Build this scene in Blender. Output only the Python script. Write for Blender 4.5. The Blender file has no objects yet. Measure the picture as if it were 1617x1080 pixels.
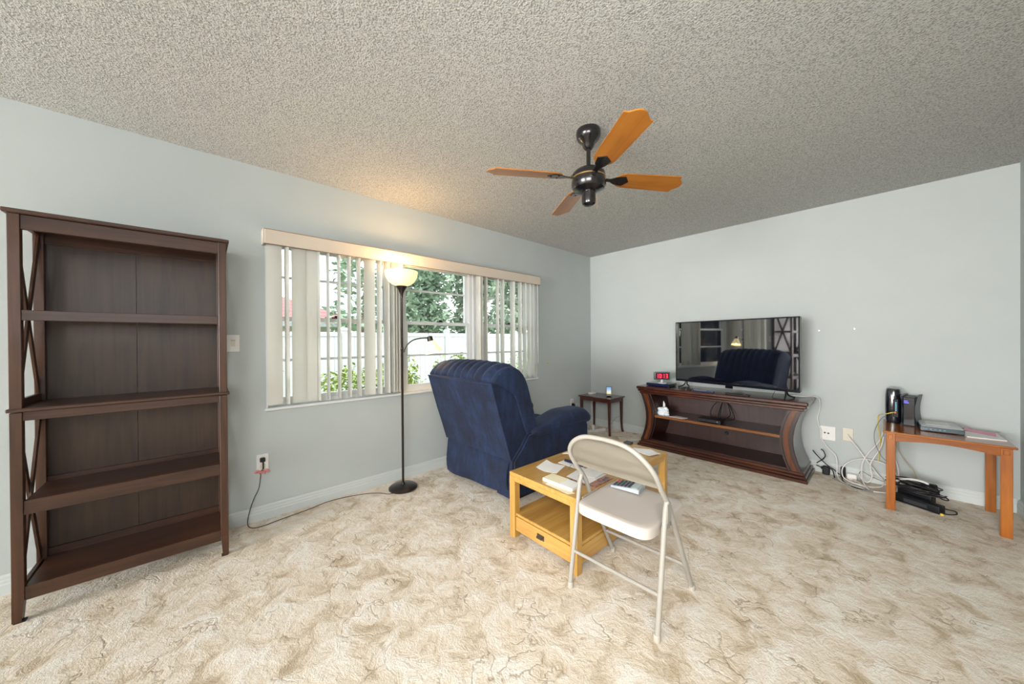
import bpy, bmesh, math, random
from mathutils import Vector, Matrix, noise
random.seed(7)
S = bpy.context.scene
COL = S.collection
PI = math.pi

# ------------------------------------------------------------------ camera
CAM_POS = Vector((2.9115, -4.2031, 1.2285))
F_PX = 535.127
yaw, pitch, roll = 0.8339, 0.004472, -0.006752
def cam_axes():
    f = Vector((-math.sin(yaw), math.cos(yaw), 0)); r = Vector((math.cos(yaw), math.sin(yaw), 0)); u = Vector((0, 0, 1))
    f2 = math.cos(pitch) * f - math.sin(pitch) * u
    u2 = math.cos(pitch) * u + math.sin(pitch) * f
    return f2, math.cos(roll) * r + math.sin(roll) * u2, math.cos(roll) * u2 - math.sin(roll) * r
cf, cr, cu = cam_axes()
cam = bpy.data.cameras.new('camera')
cam.sensor_width = 36; cam.lens = F_PX / 1617 * 36; cam.clip_start = 0.05; cam.clip_end = 200
co = bpy.data.objects.new('camera', cam); COL.objects.link(co)
M = Matrix.Identity(4)
for i in range(3):
    M[i][0] = cr[i]; M[i][1] = cu[i]; M[i][2] = -cf[i]; M[i][3] = CAM_POS[i]
co.matrix_world = M
S.camera = co

# ------------------------------------------------------------------ world, sun, fill lights
S.view_settings.view_transform = 'Standard'; S.view_settings.look = 'None'; S.view_settings.gamma = 1
S.view_settings.exposure = 0.88
S.view_settings.use_curve_mapping = False
w = bpy.data.worlds.new('sky'); S.world = w; w.use_nodes = True
wn = w.node_tree; bg = wn.nodes['Background']
tc = wn.nodes.new('ShaderNodeTexCoord'); nz = wn.nodes.new('ShaderNodeTexNoise'); nz.inputs['Scale'].default_value = 3; nz.inputs['Detail'].default_value = 6
rp = wn.nodes.new('ShaderNodeValToRGB'); rp.color_ramp.elements[0].position = .4; rp.color_ramp.elements[1].position = .6
rp.color_ramp.elements[0].color = (.76, .87, 1, 1); rp.color_ramp.elements[1].color = (1, 1, 1, 1)
wn.links.new(tc.outputs['Generated'], nz.inputs['Vector']); wn.links.new(nz.outputs['Fac'], rp.inputs['Fac']); wn.links.new(rp.outputs['Color'], bg.inputs['Color'])
bg.inputs['Strength'].default_value = 2.5

def light(name, typ, loc, energy, color=(1, 1, 1), aim=None, **kw):
    l = bpy.data.lights.new(name, typ); l.energy = energy; l.color = color
    for k, v in kw.items(): setattr(l, k, v)
    o = bpy.data.objects.new(name, l); COL.objects.link(o); o.location = loc
    if aim is not None: o.rotation_euler = (Vector(aim) - Vector(loc)).to_track_quat('-Z', 'Y').to_euler()
    return o
light('sun', 'SUN', (5, -3, 9), 1.0, (1, .96, .88), aim=(0, -1.5, 0), angle=math.radians(2))
# fill light added at an unseen rear opening, far behind the camera
light('rear_fill', 'AREA', (1.7, -12.0, 1.3), 385, (1, .97, .94), aim=(1.7, 0, 1.7), shape='RECTANGLE', size=2.6, size_y=2.1)

# fill light added beside the camera, aimed low to brighten the carpet
light('side_fill', 'AREA', (3.50, -4.9, 1.75), 27, (1, .97, .93), aim=(2.1, -.9, .25), shape='RECTANGLE', size=1.5, size_y=.9, spread=math.radians(125))

# ------------------------------------------------------------------ materials
def mat(name, color, rough=.6, metal=0, spec=.5, **kw):
    m = bpy.data.materials.new(name); m.use_nodes = True
    b = m.node_tree.nodes['Principled BSDF']
    b.inputs['Base Color'].default_value = (*color, 1); b.inputs['Roughness'].default_value = rough
    b.inputs['Metallic'].default_value = metal; b.inputs['Specular IOR Level'].default_value = spec
    if 'coat' in kw: b.inputs['Coat Weight'].default_value = kw['coat']; b.inputs['Coat Roughness'].default_value = kw.get('coat_r', .15)
    if 'emit' in kw: b.inputs['Emission Color'].default_value = (*kw['emit'], 1); b.inputs['Emission Strength'].default_value = kw.get('es', 1)
    if 'sheen' in kw: b.inputs['Sheen Weight'].default_value = kw['sheen']; b.inputs['Sheen Roughness'].default_value = .4; b.inputs['Sheen Tint'].default_value = (*kw.get('tint', (1, 1, 1)), 1)
    return m
def N(m, t, **kw):
    n = m.node_tree.nodes.new(t)
    for k, v in kw.items():
        if k in n.inputs: n.inputs[k].default_value = v
        else: setattr(n, k, v)
    return n
def L(m, a, b): m.node_tree.links.new(a, b)
def B(m): return m.node_tree.nodes['Principled BSDF']
def coords(m, scale=(1, 1, 1), rot=(0, 0, 0)):
    t = N(m, 'ShaderNodeTexCoord'); mp = N(m, 'ShaderNodeMapping'); mp.inputs['Scale'].default_value = scale; mp.inputs['Rotation'].default_value = rot
    L(m, t.outputs['Object'], mp.inputs['Vector']); return mp.outputs['Vector']
def ramp(m, fac, stops):
    r = N(m, 'ShaderNodeValToRGB'); e = r.color_ramp.elements
    while len(e) < len(stops): e.new(.5)
    for el, (p, c) in zip(e, stops): el.position = p; el.color = (*c, 1)
    L(m, fac, r.inputs['Fac']); return r.outputs['Color']
def bump(m, h, strength, dist=.01, prev=None):
    b = N(m, 'ShaderNodeBump'); b.inputs['Strength'].default_value = strength; b.inputs['Distance'].default_value = dist
    L(m, h, b.inputs['Height'])
    if prev: L(m, prev, b.inputs['Normal'])
    return b.outputs['Normal']
def noisy(name, c1, c2, scale=8, rough=.6, detail=4, bs=0, bscale=None, **kw):
    m = mat(name, c1, rough, **kw); v = coords(m)
    n = N(m, 'ShaderNodeTexNoise'); n.inputs['Scale'].default_value = scale; n.inputs['Detail'].default_value = detail
    L(m, v, n.inputs['Vector']); L(m, ramp(m, n.outputs['Fac'], [(.35, c1), (.65, c2)]), B(m).inputs['Base Color'])
    if bs:
        n2 = N(m, 'ShaderNodeTexNoise'); n2.inputs['Scale'].default_value = bscale or scale * 8; n2.inputs['Detail'].default_value = 3
        L(m, v, n2.inputs['Vector']); L(m, bump(m, n2.outputs['Fac'], bs, .003), B(m).inputs['Normal'])
    return m
def wood(name, dark, mid, lite, axis='z', rough=.35, coat=.2, sc=1.0):
    m = mat(name, mid, rough, coat=coat, coat_r=.12)
    s = {'x': (1.2, 22, 22), 'y': (22, 1.2, 22), 'z': (22, 22, 1.2)}[axis]
    v = coords(m, tuple(k * sc for k in s))
    n = N(m, 'ShaderNodeTexNoise'); n.inputs['Scale'].default_value = 1.6; n.inputs['Detail'].default_value = 8; n.inputs['Roughness'].default_value = .65; n.inputs['Distortion'].default_value = .6
    L(m, v, n.inputs['Vector'])
    v2 = coords(m, (2, 2, 2)); n2 = N(m, 'ShaderNodeTexNoise'); n2.inputs['Scale'].default_value = 1.5; n2.inputs['Detail'].default_value = 2
    L(m, v2, n2.inputs['Vector'])
    mx = N(m, 'ShaderNodeMath', operation='MULTIPLY_ADD'); mx.inputs[1].default_value = .7
    L(m, n.outputs['Fac'], mx.inputs[0]); 
    m2 = N(m, 'ShaderNodeMath', operation='MULTIPLY'); m2.inputs[1].default_value = .3; L(m, n2.outputs['Fac'], m2.inputs[0]); L(m, m2.outputs[0], mx.inputs[2])
    L(m, ramp(m, mx.outputs[0], [(.3, dark), (.5, mid), (.72, lite)]), B(m).inputs['Base Color'])
    L(m, bump(m, n.outputs['Fac'], .12, .001), B(m).inputs['Normal'])
    return m

wall_m = noisy('wall_paint', (.47, .51, .505), (.485, .525, .52), 3, .75, bs=.08, bscale=60)
trim_m = mat('white_trim', (.74, .76, .76), .45)
base_m = mat('baseboard_paint', (.58, .62, .615), .45)
white_m = mat('white_plastic', (.78, .77, .75), .4)
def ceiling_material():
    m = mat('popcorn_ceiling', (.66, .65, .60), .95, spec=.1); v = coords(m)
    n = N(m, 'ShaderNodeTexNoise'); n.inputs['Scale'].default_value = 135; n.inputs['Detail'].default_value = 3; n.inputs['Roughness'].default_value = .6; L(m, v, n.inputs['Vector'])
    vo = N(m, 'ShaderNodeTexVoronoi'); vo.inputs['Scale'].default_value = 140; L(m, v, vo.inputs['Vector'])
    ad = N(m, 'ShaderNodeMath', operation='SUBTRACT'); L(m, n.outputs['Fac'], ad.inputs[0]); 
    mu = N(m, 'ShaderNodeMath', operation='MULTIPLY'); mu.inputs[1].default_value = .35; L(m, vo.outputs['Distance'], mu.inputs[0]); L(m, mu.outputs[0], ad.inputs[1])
    L(m, ramp(m, ad.outputs[0], [(.18, (.40, .40, .385)), (.36, (.69, .685, .66))]), B(m).inputs['Base Color'])  # crevice shade between the popcorn grains put into the colour
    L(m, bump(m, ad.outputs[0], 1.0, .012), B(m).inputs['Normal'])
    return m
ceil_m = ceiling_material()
def carpet_material():
    m = mat('sculpted_carpet', (.6, .5, .38), .97, spec=.05, sheen=.25, tint=(1, .95, .85)); v = coords(m)
    # warp
    wz = N(m, 'ShaderNodeTexNoise'); wz.inputs['Scale'].default_value = 7; wz.inputs['Detail'].default_value = 4; L(m, v, wz.inputs['Vector'])
    sb = N(m, 'ShaderNodeVectorMath', operation='SUBTRACT'); sb.inputs[1].default_value = (.5, .5, .5); L(m, wz.outputs['Color'], sb.inputs[0])
    sc = N(m, 'ShaderNodeVectorMath', operation='SCALE'); sc.inputs['Scale'].default_value = .22; L(m, sb.outputs[0], sc.inputs[0])
    av = N(m, 'ShaderNodeVectorMath', operation='ADD'); L(m, v, av.inputs[0]); L(m, sc.outputs[0], av.inputs[1])
    vo = N(m, 'ShaderNodeTexVoronoi', feature='DISTANCE_TO_EDGE'); vo.inputs['Scale'].default_value = 7.0; L(m, av.outputs[0], vo.inputs['Vector'])
    # edge lines, broken up by a mask
    lr = N(m, 'ShaderNodeMapRange'); lr.inputs['From Min'].default_value = 0; lr.inputs['From Max'].default_value = .022; L(m, vo.outputs['Distance'], lr.inputs['Value'])
    mk = N(m, 'ShaderNodeTexNoise'); mk.inputs['Scale'].default_value = 5; L(m, v, mk.inputs['Vector'])
    mr = N(m, 'ShaderNodeMapRange'); mr.inputs['From Min'].default_value = .50; mr.inputs['From Max'].default_value = .60; L(m, mk.outputs['Fac'], mr.inputs['Value'])
    inv = N(m, 'ShaderNodeMath', operation='SUBTRACT'); inv.inputs[0].default_value = 1; L(m, lr.outputs[0], inv.inputs[1])
    ln = N(m, 'ShaderNodeMath', operation='MULTIPLY'); L(m, inv.outputs[0], ln.inputs[0]); L(m, mr.outputs[0], ln.inputs[1])
    big = N(m, 'ShaderNodeTexNoise'); big.inputs['Scale'].default_value = 7.0; big.inputs['Detail'].default_value = 6; big.inputs['Roughness'].default_value = .62; L(m, av.outputs[0], big.inputs['Vector'])
    fine = N(m, 'ShaderNodeTexNoise'); fine.inputs['Scale'].default_value = 170; fine.inputs['Detail'].default_value = 4; fine.inputs['Roughness'].default_value = .7; L(m, v, fine.inputs['Vector'])
    c = ramp(m, big.outputs['Fac'], [(.34, (.54, .43, .29)), (.47, (.79, .69, .56)), (.62, (.91, .86, .78))])
    c2 = ramp(m, fine.outputs['Fac'], [(.3, (.76, .73, .68)), (.55, (1.0, 1.0, 1.0))])
    mx = N(m, 'ShaderNodeMix', data_type='RGBA', blend_type='MULTIPLY'); mx.inputs[0].default_value = .8; L(m, c, mx.inputs[6]); L(m, c2, mx.inputs[7])
    mx2 = N(m, 'ShaderNodeMix', data_type='RGBA', blend_type='MULTIPLY'); L(m, ln.outputs[0], mx2.inputs[0]); L(m, mx.outputs[2], mx2.inputs[6]); mx2.inputs[7].default_value = (.55, .48, .40, 1)
    L(m, mx2.outputs[2], B(m).inputs['Base Color'])
    sm_ = N(m, 'ShaderNodeMapRange', interpolation_type='SMOOTHSTEP'); sm_.inputs['From Max'].default_value = .05; L(m, vo.outputs['Distance'], sm_.inputs['Value'])
    iv = N(m, 'ShaderNodeMath', operation='SUBTRACT'); iv.inputs[0].default_value = 1; L(m, sm_.outputs[0], iv.inputs[1])
    gr = N(m, 'ShaderNodeMath', operation='MULTIPLY'); L(m, iv.outputs[0], gr.inputs[0]); L(m, mr.outputs[0], gr.inputs[1])
    gi = N(m, 'ShaderNodeMath', operation='SUBTRACT'); gi.inputs[0].default_value = 1; L(m, gr.outputs[0], gi.inputs[1])
    med = N(m, 'ShaderNodeTexNoise'); med.inputs['Scale'].default_value = 28; med.inputs['Detail'].default_value = 5; med.inputs['Roughness'].default_value = .7; L(m, av.outputs[0], med.inputs['Vector'])
    n0 = bump(m, med.outputs['Fac'], .5, .012)
    n1 = bump(m, big.outputs['Fac'], .35, .04, n0)
    n2 = bump(m, gi.outputs[0], .4, .008, n1)
    n3 = bump(m, fine.outputs['Fac'], .6, .006, n2)
    L(m, n3, B(m).inputs['Normal'])
    return m
carpet_m = carpet_material()
glass_m = bpy.data.materials.new('window_glass'); glass_m.use_nodes = True
_t = glass_m.node_tree; _t.nodes.clear()
_o = _t.nodes.new('ShaderNodeOutputMaterial'); _a = _t.nodes.new('ShaderNodeBsdfTransparent'); _g = _t.nodes.new('ShaderNodeBsdfGlossy'); _m = _t.nodes.new('ShaderNodeMixShader'); _f = _t.nodes.new('ShaderNodeFresnel')
_a.inputs[0].default_value = (.95, .98, .97, 1); _g.inputs['Roughness'].default_value = .02; _f.inputs[0].default_value = 1.4
_t.links.new(_f.outputs[0], _m.inputs[0]); _t.links.new(_a.outputs[0], _m.inputs[1]); _t.links.new(_g.outputs[0], _m.inputs[2]); _t.links.new(_m.outputs[0], _o.inputs[0])
def translucent(name, col, fac=.4, rough=.5):
    m = bpy.data.materials.new(name); m.use_nodes = True; t = m.node_tree; t.nodes.clear()
    o = t.nodes.new('ShaderNodeOutputMaterial'); p = t.nodes.new('ShaderNodeBsdfPrincipled'); p.inputs['Base Color'].default_value = (*col, 1); p.inputs['Roughness'].default_value = rough
    tr = t.nodes.new('ShaderNodeBsdfTranslucent'); tr.inputs[0].default_value = (*col, 1); mx = t.nodes.new('ShaderNodeMixShader'); mx.inputs[0].default_value = fac
    t.links.new(p.outputs[0], mx.inputs[1]); t.links.new(tr.outputs[0], mx.inputs[2]); t.links.new(mx.outputs[0], o.inputs[0]); return m
vane_m = translucent('blind_vinyl', (.80, .79, .74), .35)
espresso = wood('espresso_wood', (.016, .006, .003), (.060, .022, .009), (.105, .040, .016), 'z', .42, .1)
espresso_y = wood('espresso_wood_crosswise', (.016, .006, .003), (.050, .018, .008), (.085, .034, .015), 'y', .42, .1)
back_dark = wood('bookcase_back_panel', (.020, .010, .007), (.045, .024, .014), (.07, .038, .022), 'z', .42, .1)
cherry = wood('dark_cherry_wood', (.012, .004, .003), (.050, .013, .007), (.11, .030, .012), 'x', .25, .5)
cherry_z = wood('dark_cherry_wood_upright', (.008, .003, .002), (.026, .007, .005), (.06, .016, .008), 'z', .35, .15)
inlay = wood('reddish_inlay_wood', (.05, .014, .005), (.12, .034, .010), (.19, .06, .015), 'z', .25, .3)
cherry_edge = wood('orange_shelf_edge_wood', (.09, .03, .010), (.20, .075, .025), (.32, .14, .05), 'x', .25, .5)
stand_side = noisy('worn_dark_lacquer', (.035, .022, .022), (.055, .035, .032), 6, .28, coat=.5)
oak = wood('honey_oak', (.34, .17, .035), (.50, .28, .065), (.60, .37, .12), 'y', .32, .3)
oak_z = wood('honey_oak_upright', (.34, .17, .035), (.50, .28, .065), (.60, .37, .12), 'z', .35, .2)
orangewood = wood('orange_stained_wood', (.15, .038, .005), (.30, .085, .010), (.42, .15, .02), 'x', .22, .4)
orangewood_z = wood('orange_stained_wood_upright', (.18, .045, .004), (.36, .105, .008), (.50, .17, .02), 'z', .3, .25)
mahog = wood('red_mahogany', (.025, .006, .004), (.075, .016, .010), (.12, .03, .016), 'z', .25, .5)
fanwood = wood('fan_blade_wood', (.26, .085, .008), (.42, .15, .018), (.50, .21, .035), 'x', .30, .35, .7)
blackmetal = mat('black_metal', (.012, .011, .012), .22, .3, coat=.6)
bronze = mat('dark_bronze_metal', (.03, .022, .02), .3, .6, coat=.3)
brass = mat('brass', (.75, .5, .2), .3, 1)
chrome = mat('chrome', (.7, .7, .72), .15, 1)
navy = noisy('navy_velour', (.0025, .008, .032), (.006, .021, .074), 5, .85, 5, bs=.6, bscale=260, sheen=.10, tint=(.35, .5, .9))
def add_weave(m):
    # corduroy-like nap: fine vertical ribs crossed by pin dots, plus vertical streaks of brushed pile
    v = coords(m, (1, 1, .25)); st = N(m, 'ShaderNodeTexNoise'); st.inputs['Scale'].default_value = 28; st.inputs['Detail'].default_value = 5; L(m, v, st.inputs['Vector'])
    v2 = coords(m, (1, 1, 1)); dots = N(m, 'ShaderNodeTexVoronoi'); dots.inputs['Scale'].default_value = 150; L(m, v2, dots.inputs['Vector'])
    base = B(m).inputs['Base Color'].links[0].from_socket
    mx = N(m, 'ShaderNodeMix', data_type='RGBA', blend_type='MULTIPLY'); mx.inputs[0].default_value = .85; L(m, base, mx.inputs[6]); L(m, ramp(m, st.outputs['Fac'], [(.32, (.45, .5, .5)), (.66, (1.5, 1.45, 1.4))]), mx.inputs[7])
    my = N(m, 'ShaderNodeMix', data_type='RGBA', blend_type='MULTIPLY'); my.inputs[0].default_value = .6; L(m, mx.outputs[2], my.inputs[6]); L(m, ramp(m, dots.outputs['Distance'], [(.15, (1.5, 1.5, 1.5)), (.5, (.45, .45, .45))]), my.inputs[7])
    L(m, my.outputs[2], B(m).inputs['Base Color'])
    old = B(m).inputs['Normal'].links[0].from_socket
    L(m, bump(m, dots.outputs['Distance'], .3, .003, old), B(m).inputs['Normal'])
add_weave(navy)
beige_metal = mat('beige_enamel', (.34, .32, .285), .45, spec=.4)
seat_metal = mat('pinkish_beige_enamel', (.53, .475, .43), .45)
blackp = mat('black_plastic', (.006, .007, .010), .42, spec=.35)
glossb = mat('black_gloss_plastic', (.006, .007, .012), .12, coat=.5)
screen_m = mat('television_glass', (.004, .005, .010), .03, spec=.9, coat=1.0, coat_r=.01)
B(screen_m).inputs['IOR'].default_value = 2.5
silver = noisy('silver_plastic', (.45, .48, .5), (.55, .58, .6), 5, .35)
paper = noisy('white_paper', (.80, .79, .77), (.84, .83, .82), 10, .8)
creamp = mat('cream_paper', (.80, .74, .52), .8)
pinkp = mat('pink_paper', (.80, .38, .50), .8)
ivory = mat('ivory_plastic', (.66, .61, .50), .4)
yellowp = mat('yellow_plastic', (.8, .58, .05), .4)
red_led = mat('red_led', (.5, .0, .02), .5, emit=(1, .03, .08), es=1.6)
blue_led = mat('blue_led', (.02, .02, .6), .5, emit=(.1, .1, 1), es=2)
cablew = mat('white_cable', (.78, .76, .74), .45)
cableb = mat('black_cable', (.012, .012, .014), .4)
cableg = mat('grey_cable', (.22, .22, .22), .45)
cabley = mat('yellow_cable', (.75, .60, .06), .45)
shade_m = mat('lit_lamp_shade', (.9, .8, .5), .5, emit=(1, .84, .45), es=.38)
valance_m = noisy('beige_valance', (.62, .54, .45), (.66, .58, .49), 4, .6)

# ------------------------------------------------------------------ mesh helpers
def bx(bm, x0, x1, y0, y1, z0, z1, bev=0, seg=1):
    r = bmesh.ops.create_cube(bm, size=1)['verts']
    for v in r: v.co = Vector(((x0 + x1) / 2 + v.co.x * (x1 - x0), (y0 + y1) / 2 + v.co.y * (y1 - y0), (z0 + z1) / 2 + v.co.z * (z1 - z0)))
    if bev: bmesh.ops.bevel(bm, geom=list({e for v in r for e in v.link_edges}), offset=bev, segments=seg, affect='EDGES', profile=.6)
def box(*a, **k):
    bm = bmesh.new(); bx(bm, *a, **k); return bm
def boxes(lst):
    bm = bmesh.new()
    for a in lst:
        if len(a) > 6: bx(bm, *a[:6], bev=a[6])
        else: bx(bm, *a)
    return bm
def prism(bm, pts, axis, a, b, bev=0):
    """polygon pts in the plane across axis, extruded from a to b"""
    def P(p, t):
        return {'x': (t, p[0], p[1]), 'y': (p[0], t, p[1]), 'z': (p[0], p[1], t)}[axis]
    va = [bm.verts.new(P(p, a)) for p in pts]; vb = [bm.verts.new(P(p, b)) for p in pts]
    n = len(pts); fs = [bm.faces.new(va), bm.faces.new(vb)]
    for i in range(n): fs.append(bm.faces.new((va[i], va[(i + 1) % n], vb[(i + 1) % n], vb[i])))
    bmesh.ops.recalc_face_normals(bm, faces=fs)
    if bev: bmesh.ops.bevel(bm, geom=list({e for f in fs[:2] for e in f.edges}), offset=bev, segments=2, affect='EDGES')
    return bm
def catmull(pts, n=8):
    pts = [Vector(p) for p in pts]
    if len(pts) < 3: return pts
    out = []; P = [pts[0] * 2 - pts[1]] + pts + [pts[-1] * 2 - pts[-2]]
    for i in range(1, len(P) - 2):
        for k in range(n):
            t = k / n; a, b, c, d = P[i - 1], P[i], P[i + 1], P[i + 2]
            out.append(.5 * ((2 * b) + (c - a) * t + (2 * a - 5 * b + 4 * c - d) * t * t + (3 * b - a - 3 * c + d) * t ** 3))
    out.append(pts[-1]); return out
def tube(bm, pts, r, seg=8, smooth=True, n=8):
    if smooth: pts = catmull(pts, n)
    pts = [Vector(p) for p in pts]; rings = []
    up = Vector((0, 0, 1)); t0 = (pts[1] - pts[0]).normalized()
    if abs(t0.dot(up)) > .9: up = Vector((1, 0, 0))
    nrm = (up - t0 * up.dot(t0)).normalized()
    for i, p in enumerate(pts):
        if i == 0: t = pts[1] - p
        elif i == len(pts) - 1: t = p - pts[i - 1]
        else: t = pts[i + 1] - pts[i - 1]
        if t.length < 1e-9: t = Vector((0, 0, 1))
        t.normalize(); nrm = (nrm - t * nrm.dot(t))
        if nrm.length < 1e-6: nrm = t.orthogonal()
        nrm.normalize(); bn = t.cross(nrm)
        rr = r(i / (len(pts) - 1)) if callable(r) else r
        rings.append([bm.verts.new(p + (nrm * math.cos(2 * PI * k / seg) + bn * math.sin(2 * PI * k / seg)) * rr) for k in range(seg)])
    for a, b in zip(rings, rings[1:]):
        for k in range(seg): bm.faces.new((a[k], a[(k + 1) % seg], b[(k + 1) % seg], b[k]))
    bm.faces.new(rings[0][::-1]); bm.faces.new(rings[-1]); return bm
def T(pts, r, **k): return tube(bmesh.new(), pts, r, **k)
def lathe(prof, c=(0, 0, 0), seg=32, bm=None, axis=None):
    bm = bm or bmesh.new(); c = Vector(c); rings = []
    R = Vector(axis).to_track_quat('Z', 'Y').to_matrix() if axis is not None else Matrix.Identity(3)
    for r, z in prof:
        if r < 1e-6: rings.append([bm.verts.new(c + R @ Vector((0, 0, z)))])
        else: rings.append([bm.verts.new(c + R @ Vector((r * math.cos(2 * PI * k / seg), r * math.sin(2 * PI * k / seg), z))) for k in range(seg)])
    for a, b in zip(rings, rings[1:]):
        for k in range(seg):
            q = [a[k % len(a)], a[(k + 1) % len(a)], b[(k + 1) % len(b)], b[k % len(b)]]
            u = []
            for v in q:
                if v not in u: u.append(v)
            if len(u) > 2: bm.faces.new(u)
    bmesh.ops.recalc_face_normals(bm, faces=bm.faces[:]); return bm
def loft(secs, closed=True, caps=True):
    bm = bmesh.new(); rings = [[bm.verts.new(p) for p in s] for s in secs]
    for a, b in zip(rings, rings[1:]):
        n = len(a)
        for k in range(n if closed else n - 1): bm.faces.new((a[k], a[(k + 1) % n], b[(k + 1) % n], b[k]))
    if caps: bm.faces.new(rings[0][::-1]); bm.faces.new(rings[-1])
    bmesh.ops.recalc_face_normals(bm, faces=bm.faces[:]); return bm
OFF = {}
def thing(name, label, cat, loc=(0, 0, 0), rotz=0, group=None, local=False):
    o = bpy.data.objects.new(name, None); COL.objects.link(o); o.empty_display_size = .1
    o.location = loc; o.rotation_euler = (0, 0, rotz); o['label'] = label; o['category'] = cat
    if group: o['group'] = group
    OFF[o.name] = Vector((0, 0, 0)) if local else Vector(loc); return o
def obj(name, bm, m, parent=None, sm=35, sub=0, label=None):
    me = bpy.data.meshes.new(name)
    if parent is not None: bmesh.ops.translate(bm, verts=bm.verts[:], vec=-OFF[parent.name])
    bm.to_mesh(me); bm.free()
    if sm:
        me.shade_smooth()
        try: me.set_sharp_from_angle(angle=math.radians(sm))
        except Exception: pass
    o = bpy.data.objects.new(name, me); COL.objects.link(o)
    for q in (m if isinstance(m, (list, tuple)) else [m]): me.materials.append(q)
    if parent is not None: o.parent = parent; OFF[o.name] = OFF[parent.name]
    if sub:
        s = o.modifiers.new('sub', 'SUBSURF'); s.levels = sub; s.render_levels = sub
    if label: o['label'] = label
    return o
def single(name, bm, m, label, cat, loc, group=None, **k):
    """a thing that is one mesh, with its origin at its base"""
    bmesh.ops.translate(bm, verts=bm.verts[:], vec=-Vector(loc))
    o = obj(name, bm, m, None, **k); o.location = loc; o['label'] = label; o['category'] = cat
    if group: o['group'] = group
    OFF[o.name] = Vector(loc); return o
def struct(name, bm, m, parent=None, **k):
    o = obj(name, bm, m, None, **k); o['kind'] = 'structure'; OFF[o.name] = Vector((0, 0, 0))
    if parent is not None: o.parent = parent
    return o

# ------------------------------------------------------------------ room shell
RX, H, Y0 = 3.542, 2.44, -12.0
WY0, WY1, WZ0, WZ1 = -3.885, -1.15, .765, 1.985
struct('floor', box(-.15, RX + .15, Y0 - .15, .12, -.12, 0), carpet_m, sm=0)
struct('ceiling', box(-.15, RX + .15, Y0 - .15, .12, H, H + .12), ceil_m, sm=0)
struct('wall_left', boxes([(-.15, 0, Y0, WY0, 0, H), (-.15, 0, WY1, 0, 0, H), (-.15, 0, WY0, WY1, 0, WZ0), (-.15, 0, WY0, WY1, WZ1, H)]), wall_m, sm=0)
struct('wall_back', box(-.15, RX + .15, 0, .12, 0, H), wall_m, sm=0)
struct('wall_right', boxes([(RX, RX + .12, -4.1, 0, 0, H), (RX, RX + .12, Y0, -5.7, 0, H), (RX, RX + .12, -5.7, -4.1, 0, 1.25), (RX, RX + .12, -5.7, -4.1, 2.2, H)]), wall_m, sm=0)  # high opening added out of view for the side fill
struct('wall_front', boxes([(-.15, .3, Y0 - .12, Y0, 0, H), (3.1, RX + .12, Y0 - .12, Y0, 0, H), (.3, 3.1, Y0 - .12, Y0, 2.35, H)]), wall_m, sm=0)  # wide opening added out of view for the rear fill
BBP = [(0, 0), (.016, 0), (.016, .048), (.0125, .054), (.0125, .066), (.009, .072), (.009, .085), (.004, .095), (0, .095)]
bb = bmesh.new(); prism(bb, [(p[0], p[1]) for p in BBP], 'y', Y0, 0); struct('baseboard_left', bb, base_m, sm=0)
bb = bmesh.new(); prism(bb, [(-p[0], p[1]) for p in BBP], 'x', .016, RX - .016); struct('baseboard_back', bb, base_m, sm=0)
bb = bmesh.new(); prism(bb, [(RX - p[0], p[1]) for p in BBP], 'y', Y0, 0); struct('baseboard_right', bb, base_m, sm=0)

# windows: three double-hung units
def window(n, ya, yb):
    x0, x1 = -.13, -.05
    fr = boxes([(x0, x1, ya, ya + .035, WZ0, WZ1), (x0, x1, yb - .035, yb, WZ0, WZ1), (x0, x1, ya + .035, yb - .035, WZ0, WZ0 + .03), (x0, x1, ya + .035, yb - .035, WZ1 - .035, WZ1)])
    root = struct('window_%d' % n, fr, trim_m, sm=0)
    a, b = ya + .035, yb - .035
    for (z0, z1, xs, nm, mz) in ((1.385, WZ1 - .035, -.122, 'upper_sash', 1.71), (WZ0 + .03, 1.415, -.088, 'lower_sash', 1.095)):
        s = boxes([(xs, xs + .03, a, a + .03, z0, z1), (xs, xs + .03, b - .03, b, z0, z1), (xs, xs + .03, a + .03, b - .03, z0, z0 + .03), (xs, xs + .03, a + .03, b - .03, z1 - .03, z1),
                   (xs + .008, xs + .022, a + .03, b - .03, mz - .009, mz + .009)])
        so = struct(nm, s, trim_m, root, sm=0)
        struct('pane', box(xs + .013, xs + .017, a + .028, b - .028, z0 + .028, z1 - .028), glass_m, so, sm=0)
    struct('sash_lock', boxes([(-.06, -.04, (a + b) / 2 - .03, (a + b) / 2 + .03, 1.413, 1.423), (-.055, -.045, (a + b) / 2 - .008, (a + b) / 2 + .022, 1.423, 1.435)]), bronze, root)
window(1, WY0, -2.96)
window(2, -2.875, -2.085)
window(3, -1.985, WY1)
struct('trim_1', boxes([(-.13, -.035, -2.96, -2.875, WZ0, WZ1, .004), (-.13, -.035, -2.085, -1.985, WZ0, WZ1, .004)]), trim_m)
sill = boxes([(-.13, .022, WY0 - .012, WY1 + .012, WZ0 - .018, WZ0 + .002, .004)])
struct('trim_2', sill, trim_m)
struct('trim_3', boxes([(-.05, .004, WY0 - .001, WY0 + .008, WZ0, WZ1), (-.05, .004, WY1 - .008, WY1 + .001, WZ0, WZ1)]), trim_m, sm=0)

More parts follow.
